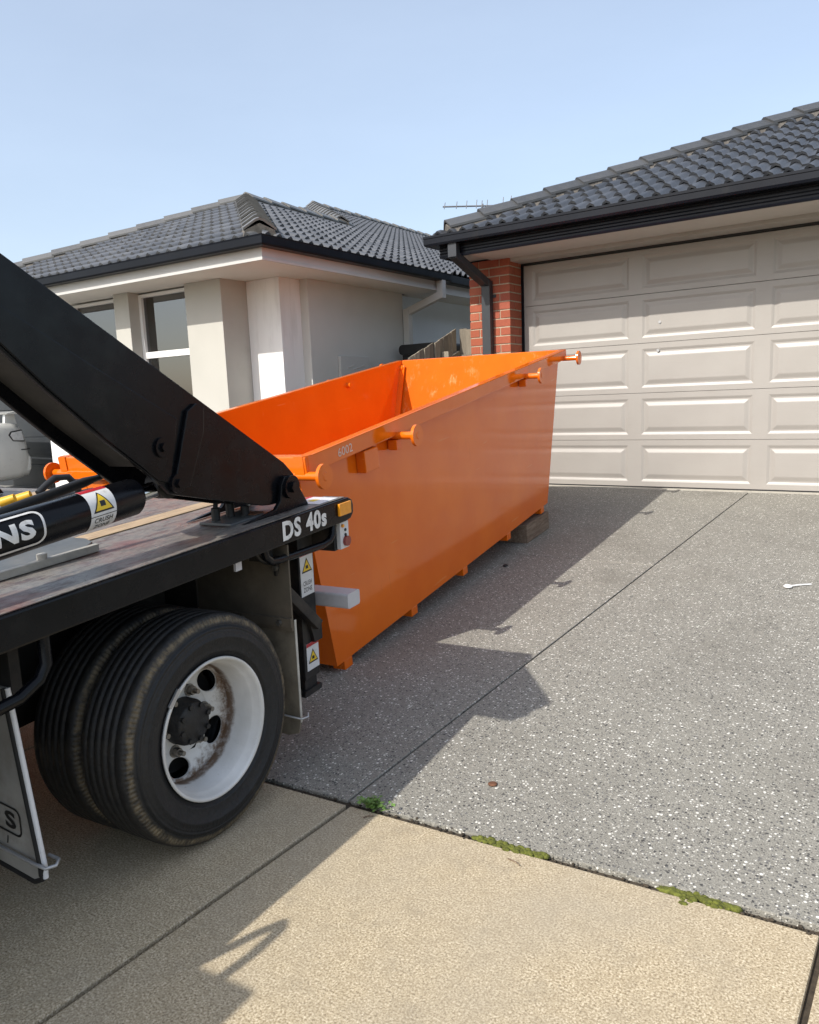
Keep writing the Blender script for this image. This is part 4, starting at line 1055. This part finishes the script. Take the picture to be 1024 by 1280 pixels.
# ---- rear mudflap
def flapset(x0, x1):
    fl = tb_(MB().box(x0, x1, .425, .433, .56, .885), 'flap_bracket', M['flap_steel'])
    tb_(MB().prism([(x0, .17), (x1-.06, .14), (x1-.012, .155), (x1, .20), (x1, .585), (x0, .585)], 'y', .436, .446), 'mudflap', M['flap_brown'], fl)
    tb_(MB().box(x0, x1, .418, .4245, .575, .61), 'flap_strip', M['flap_steel'], fl)
    for x in (x0+.06, (x0+x1)/2, x1-.05):
        for z in (.592, .80): tb_(MB().tube([(x, .417, z), (x, .404, z)], .011, 6), 'bolt', M['nut'], fl)
    tb_(MB().box(x1+.0005, x1+.0035, .436, .446, .20, .60), 'flap_edge', M['paleedge'], fl)
    tb_(MB().tube([(x0, .424, .235), (x1+.02, .42, .225), (x1+.035, .44, .228), (x1+.02, .46, .232)], .004, 8), 'flap_rod', M['galv'], fl)
flapset(-.46, .0); flapset(XL, XL+.46)
# clamps and pipes above the flap
tb_(MB().tube([(-.05, .30, .895), (-.04, .32, .86), (-.035, .36, .835), (-.04, .40, .84), (-.05, .42, .81), (-.06, .43, .77)], .011, 8), 'cable', M['hose'])
tb_(MB().box(-.10, -.04, .33, .39, .845, .895), 'clamp', M['chassis'])
tb_(MB().box(-.03, -.02, .17, .20, .855, .89), 'loose_tag', M['greypaint'])
# ---- front mudflap
FY = -.63
fm = tb_(MB().prism([(-.60, .28), (-.20, .235), (-.09, .222), (-.062, .235), (-.05, .27), (-.07, .42), (-.115, .76), (-.60, .76)], 'y', FY, FY+.008), 'front_mudflap', M['flap_pale'])
tb_(MB().tube([(-.60, FY+.002, .277), (-.20, FY+.002, .232), (-.088, FY+.002, .219), (-.058, FY+.002, .234), (-.046, FY+.002, .272)], .008, 8), 'flap_edge', M['chassis'], fm)
tb_(MB().tube([(-.046, FY+.004, .24), (-.044, FY+.004, .272), (-.064, FY+.004, .42), (-.109, FY+.004, .76)], .0075, 8), 'flap_edge', M['stickerwhite'], fm)
tb_(MB().tube([(-.052, FY-.004, .25), (-.051, FY-.004, .272), (-.071, FY-.004, .42), (-.116, FY-.004, .76)], .007, 8), 'flap_edge', M['chassis'], fm)
tb_(MB().tube([(-.45, FY-.012, .32), (-.06, FY-.012, .285), (-.02, FY-.010, .282), (-.005, FY+.01, .283), (-.02, FY+.03, .285), (-.06, FY+.03, .287)], .005, 8), 'flap_rod', M['galv'], fm)
def onfl(x, y, z): return (x, FY-.002, y+(x+.12)*-.11)
o_, i_ = rrect(-.62, -.117, .335, .418, .022), rrect(-.614, -.123, .341, .412, .017)
vs, fs = ring_mb(o_, i_); m = MB().add(mapped(vs, onfl), fs); tb_(m, 'flap_logo', M['stickerblack'], fm)
vs, fs, w = text_mb('S', .05, .045, bold=.03)
m = MB().add(mapped(vs, lambda x, y, z: onfl(-.185+x, .352+y, 0)), fs); tb_(m, 'flap_logo', M['stickerblack'], fm)
m = MB().add(mapped([(-.190, .30, 0), (-.186, .30, 0), (-.180, .325, 0), (-.184, .325, 0)], onfl), [(0, 1, 2, 3)]); tb_(m, 'flap_logo', M['stickerblack'], fm)
tb_(MB().box(-.60, -.10, FY+.01, FY+.04, .74, .89), 'flap_bracket', M['chassis'], fm)
# ---- lifting arms
def arm(xr, s_):
    """xr: outer face; s_ +1 when the outer face looks to +x"""
    xi_ = xr-s_*.235
    a, b_ = min(xr, xi_), max(xr, xi_)
    out = [(-.66, 1.938), (-.507, 1.843), (.254, 1.353), (.545, 1.166), (.600, 1.115), (.612, 1.06), (.575, 1.02), (.45, 1.024), (.409, 1.03), (.02, 1.140), (-.030, 1.155), (-.071, 1.197), (-.251, 1.344), (-.43, 1.505), (-.56, 1.63), (-.60, 1.70)]
    def plate(x0, x1): return MB().prism(out, 'x', x0, x1)
    A = tb_(plate(b_-.016 if s_ > 0 else a, b_ if s_ > 0 else a+.016), 'lifting_arm', M['blackpaint'], bevel=.003)
    tb_(plate(a, a+.016) if s_ > 0 else plate(b_-.016, b_), 'inner_plate', M['blackpaint'], A, bevel=.003)
    up = [(-.66, 1.938), (-.507, 1.843), (.254, 1.353), (.545, 1.166)]
    tb_(MB().prism(up+[(y, z-.012) for y, z in reversed(up)], 'x', a+.017, b_-.017), 'top_flange', M['blackpaint'], A)
    lo = [(-.071, 1.197), (-.251, 1.344), (-.43, 1.505), (-.56, 1.63)]
    tb_(MB().prism([(y, z+.05) for y, z in lo]+[(y, z+.062) for y, z in reversed(lo)], 'x', a+.017, b_-.017), 'lower_flange', M['arm_under'], A)
    tb_(MB().box(a+.017, b_-.017, -.655, -.60, 1.72, 1.92), 'end_plate', M['blackpaint'], A)
    f = xr; e = .012*s_
    def on(poly, t, name, bev=.003): return tb_(MB().prism(poly, 'x', min(f, f+t*s_), max(f, f+t*s_)), name, M['blackpaint'], A, bevel=bev)
    on([(.06, 1.405), (.10, 1.425), (.135, 1.405), (.125, 1.33), (.045, 1.165), (-.005, 1.165), (-.02, 1.185)], .014, 'stiffener')
    on([(-.66, 1.80), (-.30, 1.575), (.02, 1.385), (-.03, 1.19), (-.075, 1.205), (-.255, 1.353), (-.43, 1.512), (-.56, 1.64), (-.60, 1.70)], .007, 'doubler_plate')
    for y, z in ((-.055, 1.305), (-.004, 1.185)):
        bo = tb_(MB().tube([(f, y, z), (f+.016*s_, y, z)], .031, 22), 'pivot_boss', M['blackpaint'], A)
        tb_(MB().tube([(f+.016*s_, y, z), (f+.026*s_, y, z)], .015, 6), 'bolt', M['blackpaint'], bo)
    p = tb_(MB().tube([(xi_-.04*s_, .545, 1.075), (f+.035*s_, .545, 1.075)], .043, 26), 'pivot_pin', M['blackpaint'], A)
    tb_(MB().tube([(f+.035*s_, .545, 1.075), (f+.05*s_, .545, 1.075)], .022, 6), 'bolt', M['blackpaint'], p)
    br = [(.27, .988), (.655, .988), (.64, 1.01), (.59, 1.085), (.572, 1.112), (.52, 1.118), (.498, 1.09), (.485, 1.035), (.455, 1.008), (.38, 1.0)]
    for x0 in (f+.006*s_, xi_-.022*s_):
        tb_(MB().prism(br, 'x', min(x0, x0+.016*s_), max(x0, x0+.016*s_)), 'pivot_bracket', M['blackpaint'], A, bevel=.003)
    return A
arm(-.085, 1); arm(XL+.085, -1)
# ---- lifting cylinder under the arm
def cylinder(x, deco):
    ax = lambda y: 1.164+.05*(y+.1)
    y0, y1, rad = -1.75, -.115, .057
    c = MB().lathe([(y0, 0), (y0, rad), (y1-.012, rad), (y1-.004, rad-.004), (y1, rad-.012), (y1, 0)], 40, axis='y')
    def bend(px, py, pz): return T(x+px, py, ax(py)+pz)
    cy = c.build('hydraulic_cylinder', M['blackpaint'], tk, tf=bend)
    MB().tube([T(x, y1, ax(y1)), T(x, .0, ax(0)+.005)], .026, 20).build('cylinder_rod', M['chrome'], cy)
    MB().tube([T(x-.03, .0, ax(0)+.01), T(x+.03, .0, ax(0)+.01)], .045, 22).build('rod_eye', M['blackdull'], cy)
    if not deco: return
    def wrap(y, s, dr=.0012):                   # s: arc length from the crown down the outer side
        t = s/rad; rr = rad+dr
        return T(x+rr*math.sin(t), y, ax(y)+rr*math.cos(t))
    def patch(y0, y1, s0, s1, dr, mat, name, parent, n=14):
        m = MB(); vs = []
        for k in range(n+1):
            s = s0+(s1-s0)*k/n; vs += [wrap(y0, s, dr), wrap(y1, s, dr)]
        m.add(vs, [(2*k, 2*k+1, 2*k+3, 2*k+2) for k in range(n)], True); return m.build(name, mat, parent)
    stk = patch(-.325, -.235, -.004, .158, .0010, M['stickerwhite'], 'sticker', cy)
    patch(-.325, -.235, -.004, .020, .0016, M['red'], 'sticker_band', stk, 4)
    def tri(k, dr, mat, name):
        cyy, cs = -.28, .066; a = .036*k
        m = MB(); rows = 10; vs = []
        for i in range(rows+1):
            f = i/rows; hw_ = a*f; s = cs-a*1.05+f*a*1.75
            vs += [wrap(cyy-hw_, s, dr), wrap(cyy+hw_, s, dr)]
        m.add(vs, [(2*i, 2*i+1, 2*i+3, 2*i+2) for i in range(rows)]); m.build(name, mat, stk)
    tri(1.0, .0016, M['stickerblack'], 'triangle_edge'); tri(.80, .0020, M['yellow'], 'triangle')
    patch(-.289, -.271, .060, .076, .0024, M['stickerblack'], 'symbol', stk, 3)
    patch(-.325, -.235, .1, .102, .0016, M['stickerblack'], 'sticker_line', stk, 2)
    def letters(body, h, w, y, s, bold, mat, parent, dr):
        vs, fs, ww = text_mb(body, h, w, bold=bold, cuts=8)
        MB().add(mapped(vs, lambda a, b_, c: wrap(y+a, s-b_, dr)), fs).build('lettering', mat, parent)
    letters('CRUSH', .015, .064, -.312, .122, .012, M['stickerblack'], stk, .0016)
    letters('ZONE', .015, .055, -.307, .144, .012, M['stickerblack'], stk, .0016)
    # white logo: lettering in an outlined rounded box
    def dense(pts):
        out = []
        for i, p in enumerate(pts):
            q = pts[(i+1) % len(pts)]
            for k in range(12): out.append((p[0]+(q[0]-p[0])*k/12, p[1]+(q[1]-p[1])*k/12))
        return out
    o_, i_ = dense(rrect(-.98, -.472, .028, .128, .028, 6)), dense(rrect(-.973, -.479, .035, .121, .022, 6))
    m = MB(); vs, fs = ring_mb(o_, i_); m.add(mapped(vs, lambda a, b_, c: wrap(a, b_, .0012)), fs); m.build('logo_frame', M['lettering'], cy)
    letters('ANS', .052, .192, -.695, .104, .045, M['lettering'], cy, .0012)
cylinder(-.150, True); cylinder(XL+.150, False)
# second hydraulic line with its hose, yellow couplings, dark plate on the deck
tb_(MB().tube([(-.34, -.02, 1.222), (-.34, -.10, 1.213), (-.345, -.14, 1.207), (-.36, -.34, 1.178), (-.38, -.70, 1.128), (-.40, -1.6, 1.02)], [.010, .010, .016, .016, .016, .016], 12), 'hydraulic_pipe', M['hose'])
tb_(MB().tube([(-.88, .07, 1.12), (-.88, .11, 1.145), (-.88, .15, 1.165), (-.87, .20, 1.16), (-.86, .23, 1.12), (-.86, .25, .99)], .013, 10), 'hose', M['hose'])
for y in (-.055, .01): tb_(MB().tube([(-.92, y, 1.108), (-.88, y+.03, 1.122)], [.019, .015], 14), 'coupling', M['yellowfit'])
tb_(MB().tube([(-.92, -.03, 1.0), (-.92, -.03, 1.10)], .022, 12), 'coupling', M['yellowfit'])
tb_(MB().tube([(-.95, -1.6, 1.03), (-1.0, -.2, 1.06), (-1.05, .45, 1.05)], .02, 12), 'hydraulic_pipe', M['hose'])
dpl = tb_(MB().prism([(-.56, -1.7), (-.345, -1.7), (-.345, -.165), (-.40, -.09), (-.47, -.06), (-.56, -.06)], 'z', .9865, 1.002), 'deck_cover', M['greysteel'], bevel=.003)
es = tb_(MB().prism([(-.340, -1.7), (-.318, -1.7), (-.312, -.135), (-.335, -.13)], 'z', .986, 1.010), 'edge_strip', M['paleedge'], bevel=.003)
tb_(MB().tube([(-.328, -.33, 1.010), (-.328, -.33, 1.026)], .015, 10), 'bolt', M['paleedge'], es)
# valve block at the foot of the arm
vb = tb_(MB().box(-.255, -.105, .255, .47, .986, .995), 'valve_plate', M['greysteel'], bevel=.002)
for x, y, hh in ((-.215, .30, .045), (-.205, .365, .05), (-.165, .40, .035)): tb_(MB().tube([(x, y, .995), (x, y, .995+hh)], .016, 10), 'fitting', M['blackplastic'], vb)
tb_(MB().tube([(-.215, .30, 1.04), (-.215, .305, 1.06), (-.21, .335, 1.068), (-.205, .365, 1.05)], .009, 8), 'pipe_bend', M['blackplastic'], vb)
tb_(MB().tube([(-.165, .40, 1.02), (-.15, .42, 1.035), (-.13, .435, 1.03), (-.125, .45, 1.06)], .007, 8), 'pipe_bend', M['galv'], vb)
tb_(MB().box(-.16, -.12, .40, .45, .9955, 1.0), 'rust_patch', M['rust'], vb)
# pale post and low rail on the far side of the deck
tb_(MB().box(-2.05, -2.0, -.05, .0, .985, 1.24), 'stake', M['greypaint'])
# ---- body ahead of the frame: toolbox, headboard, cab
bxs = tb_(MB().box(-.55, -.02, -2.55, -2.08, .99, 1.56), 'toolbox', M['blackpaint'], bevel=.02)
tb_(MB().tube([(.0, -1.47, .985), (.0, -1.475, 1.12), (.0, -1.50, 1.20), (.0, -1.56, 1.235), (.0, -1.66, 1.235), (.0, -1.72, 1.20), (.0, -1.745, 1.12), (.0, -1.75, .985)], .015, 10), 'grab_handle', M['blackpaint'])
tb_(MB().box(XL+.1, -.12, -2.60, -2.56, .99, 1.45), 'headboard', M['blackpaint'])
CY0, CY1 = -4.75, -3.25
cabp = [(CY0, .55), (CY1, .55), (CY1, 2.0), (CY1-.1, 2.08), (CY0+.55, 2.08), (CY0+.30, 1.98), (CY0+.04, 1.25), (CY0, 1.1)]
cab = tb_(MB().prism(cabp, 'x', -1.85, -.10), 'cab', M['render_white'], bevel=.03)
for x0 in (-.099, -1.8525): tb_(MB().prism([(CY1-.25, 1.28), (CY1-.25, 1.88), (CY0+.42, 1.88), (CY0+.18, 1.28)], 'x', x0, x0+.0035), 'side_window', M['carglass'], cab)
tb_(MB().prism([(-1.7, 1.32), (-.25, 1.32), (-.3, 1.85), (-1.65, 1.85)], 'y', CY1+.001, CY1+.004), 'rear_window', M['carglass'], cab)
m = MB(); m.add([(-1.72, CY0+.06, 1.32), (-.23, CY0+.06, 1.32), (-.28, CY0+.255, 1.90), (-1.67, CY0+.255, 1.90)], [(0, 1, 2, 3)]); tb_(m, 'windscreen', M['carglass'], cab)
tb_(MB().box(-1.8, -.15, CY0-.08, CY0+.02, .48, .75), 'bumper', M['blackplastic'], cab, bevel=.02)
for x in (-1.65, -.45): tb_(MB().box(x, x+.2, CY0-.02, CY0-.001, .82, .98), 'headlight', M['clearlens'], cab, bevel=.005)
tb_(MB().box(-1.75, -.2, CY0+.0, CY1, .45, .56), 'cab_floor', M['chassis'], cab)
MB().tube([T(-1.75, -3.62, .385), T(-.2, -3.62, .385)], .05, 12).build('front_axle', M['chassis'], tk)

# ================================================================== SEDAN
car = empty('parked_sedan', (-9.0, 4.17, .28), (0, 0, 0), label='silver sedan with a boot spoiler parked before the grey garage door at left', cat='car')
# local: flank at x = 0, car reaches to x = -1.72; rear at y = 0, nose at y = -4.5
st = [(0.03, .40, .50, .60, .14), (.015, .32, .52, .645, .07), (-.03, .29, .56, .66, .035), (-.035, .29, .60, .90, .05), (-.09, .28, .62, 1.0, .03), (-.2, .26, .64, 1.03, .012), (-.5, .24, .66, 1.04, .0), (-1.0, .23, .68, 1.02, .0), (-2.0, .22, .66, .98, 0), (-3.0, .22, .64, .95, 0), (-3.9, .24, .6, .86, .02), (-4.3, .28, .55, .76, .1), (-4.45, .34, .52, .66, .2)]
m = MB(); vs = []; k = 12
for y, zb_, zm_, zt_, ins in st:
    W2 = .86; cx = -W2; hw_ = W2-ins
    sec = [(-hw_*.9, zb_), (-hw_*.98, zb_+.08), (-hw_, zm_), (-hw_*.96, zt_-.08), (-hw_*.86, zt_), (-hw_*.4, zt_+.015), (hw_*.4, zt_+.015), (hw_*.86, zt_), (hw_*.96, zt_-.08), (hw_, zm_), (hw_*.98, zb_+.08), (hw_*.9, zb_)]
    vs += [(cx+a, y, z_) for a, z_ in sec]
fs = []
for i in range(len(st)-1):
    for q in range(k): fs.append((i*k+q, i*k+(q+1) % k, (i+1)*k+(q+1) % k, (i+1)*k+q))
fs += [tuple(range(k)), tuple(range(len(st)*k-1, len(st)*k-k-1, -1))]
m.add(vs, fs, True); m.build('body', M['carpaint'], car)
m = MB(); vs = []
for (y, z_, hw_) in ((-.75, 1.02, .74), (-1.25, 1.36, .58), (-2.35, 1.38, .58), (-3.1, .97, .76)):
    vs += [(-.86-hw_, y, z_), (-.86+hw_, y, z_)]
lo_ = [(-.86-.8, -.7, .98), (-.86+.8, -.7, .98), (-.86-.8, -3.15, .92), (-.86+.8, -3.15, .92)]
m.add(vs+lo_, [(0, 1, 3, 2), (2, 3, 5, 4), (4, 5, 7, 6), (1, 9, 11, 7, 5, 3), (0, 2, 4, 6, 10, 8), (0, 8, 9, 1), (6, 7, 11, 10)])
m.build('glasshouse', M['carglass'], car, bevel=.02)
m = MB(); m.add([(-.86-.57, -1.24, 1.368), (-.86+.57, -1.24, 1.368), (-.86+.57, -2.36, 1.388), (-.86-.57, -2.36, 1.388), (-.86-.57, -1.24, 1.40), (-.86+.57, -1.24, 1.40), (-.86+.57, -2.36, 1.415), (-.86-.57, -2.36, 1.415)], [(3, 2, 1, 0), (4, 5, 6, 7), (0, 1, 5, 4), (1, 2, 6, 5), (2, 3, 7, 6), (3, 0, 4, 7)])
m.build('roof', M['carpaint'], car, bevel=.012)
sp = [(-.02, 1.155), (.03, 1.165), (.0, 1.185), (-.12, 1.195), (-.24, 1.17), (-.22, 1.155)]
spo = MB().prism(sp, 'x', -1.58, -.14).build('spoiler', M['carpaint'], car, bevel=.008)
for x in (-1.4, -.3): MB().prism([(-.03, 1.02), (-.05, 1.16), (-.18, 1.16), (-.2, 1.02)], 'x', x-.03, x+.03).build('spoiler_leg', M['carpaint'], spo)
for x in (-.105, -1.655):
    s_ = 1 if x > -.8 else -1
    fr = MB().prism([(-.075, .77), (-.10, .94), (-.26, .92), (-.30, .87), (-.25, .78)], 'x', min(x, x+.082*s_), max(x, x+.082*s_)).build('tail_light', M['blackplastic'], car, bevel=.01)
    MB().prism([(-.085, .785), (-.105, .925), (-.25, .905), (-.28, .868), (-.24, .795)], 'x', min(x, x+.087*s_), max(x, x+.087*s_)).build('lens', M['clearlens'], fr, bevel=.01)
MB().sweep([(0, .655), (.003, .655), (.003, .668), (0, .668)], [(-.02, -1.0, 0), (-.028, -.12, 0), (-.06, .0, 0), (-1.66, .0, 0)]).build('bumper_line', M['blackplastic'], car)
MB().box(-1.06, -.66, .0, .012, .66, .78).build('number_plate', M['stickerwhite'], car)
for y in (-.95, -3.6):
    for x, s_ in ((-.02, 1), (-1.70, -1)):
        w = empty('wheel', (x, y, .31)); w.parent = car
        a = -.19 if s_ > 0 else .19
        MB().tube([(a, 0, 0), (.0, 0, 0)], .31, 32).build('tyre', M['blackplastic'], w)
        MB().tube([(0, 0, 0), (.006*s_, 0, 0)], .2, 24).build('rim', M['galv'], w)

# ================================================================== SMALL THINGS ON THE GROUND
def leaf_clump(name, x, y, n, spread, h, mat):
    m = MB(); rnd = random.Random(n)
    for _ in range(n):
        a = rnd.uniform(0, 6.28); r_ = abs(rnd.gauss(0, .5)); px, py = r_*spread[0]*math.cos(a), r_*spread[1]*math.sin(a)
        L = rnd.uniform(.010, .022); w = L*.5; t = rnd.uniform(0, 6.28); z = rnd.uniform(.3, 1)*h; tilt = rnd.uniform(-.5, .6)
        d = Vector((math.cos(t), math.sin(t), tilt)).normalized(); s_ = d.cross(Vector((0, 0, 1))).normalized()*w
        p = Vector((px, py, z)); m.add([p, p+d*L*.5+s_, p+d*L, p+d*L*.5-s_], [(0, 1, 2, 3)])
        if rnd.random() < .4: m.tube([(px*.4, py*.4, 0), (px, py, z)], .0012, 4, False)
    return m.build(name, mat, None, (x, y, .0))
tag(leaf_clump('weed', .105, .016, 130, (.07, .03), .035, M['leaf']), 'small green weed growing where the driveway and footpath joints meet', 'weed')
def moss(x0, x1, n, wid, label):
    m = MB(); rnd = random.Random(int(x0*100))
    for _ in range(n):
        t = rnd.random(); x = x0+(x1-x0)*t; y = bl(x)+.004+rnd.gauss(0, wid*1.15)*(1-abs(2*t-1)**2*.7)*(.5+.8*abs(math.sin(t*9+x0*7)))
        r_ = rnd.uniform(.0035, .0105); m.sphere((x-x0, y-bl(x0), -.002), r_, rnd.uniform(1, 1.8), 1, rnd.uniform(.5, 1.1), 7, 4)
    o = m.build('moss', M['moss'], None, (x0, bl(x0), 0.0)); tag(o, label, 'moss', kind='stuff')
moss(.50, .76, 165, .009, 'yellow green moss in the joint, nearer strip beside the weed')
moss(1.10, 1.31, 180, .010, 'yellow green moss in the joint toward the right edge')
def driv(x, y, o=.001): return (x, y, SL*y+o)
pt = empty('plastic_tag', driv(.953, 3.041), (R(4), 0, R(35)), label='small white plastic tag with a thin stem lying on the driveway', cat='litter')
MB().sphere((0, 0, .010), .026, 1, .9, .42, 14, 8).build('head', M['whiteplastic'], pt)
MB().tube([(.02, 0, .012), (.08, .012, .012), (.15, .02, .010)], .0045, 8).build('stem', M['whiteplastic'], pt)
rs = MB().lathe([(0, .0), (.0, .016), (.004, .017), (.006, .012), (.006, 0)], 18, axis='z')
tag(rs.build('iron_disc', M['rust'], None, driv(.413, .337)), 'small rusty disc set in the driveway near the footpath joint', 'metal disc')
tag(MB().sphere((0, 0, .006), .018, 1, 1.6, .5, 8, 6).build('dark_pebble', M['blackplastic'], None, driv(-.886, 2.932)), 'small dark pebble on the shaded driveway beside the orange bin', 'pebble')
for k, (x, y, rot, L) in enumerate(((.12, -.055, .8, .035), (.66, -.02, -.3, .05))):
    tag(MB().tube([(0, 0, .003), (L*.6, .004, .004), (L, 0, .003)], .002, 6).build('twig', M['timber'], None, (x, y, .0), (0, 0, rot)), ('tiny dark twig on the footpath just below the weed', 'thin brown twig lying along the footpath joint before the moss')[k], 'twig')

m = MB(); rnd = random.Random(5)
for _ in range(700):
    x = rnd.uniform(-1.2, 2.6); y = bl(x)+rnd.gauss(0, .008); r_ = abs(rnd.gauss(0, .0022))+.0012
    m.sphere((x, y, -.006+r_*.3 if abs(y-bl(x)) < .013 else r_*.2), r_, rnd.uniform(.8, 1.7), 1, .7, 5, 3)
tag(m.build('joint_grit', M['joint']), kind='stuff')
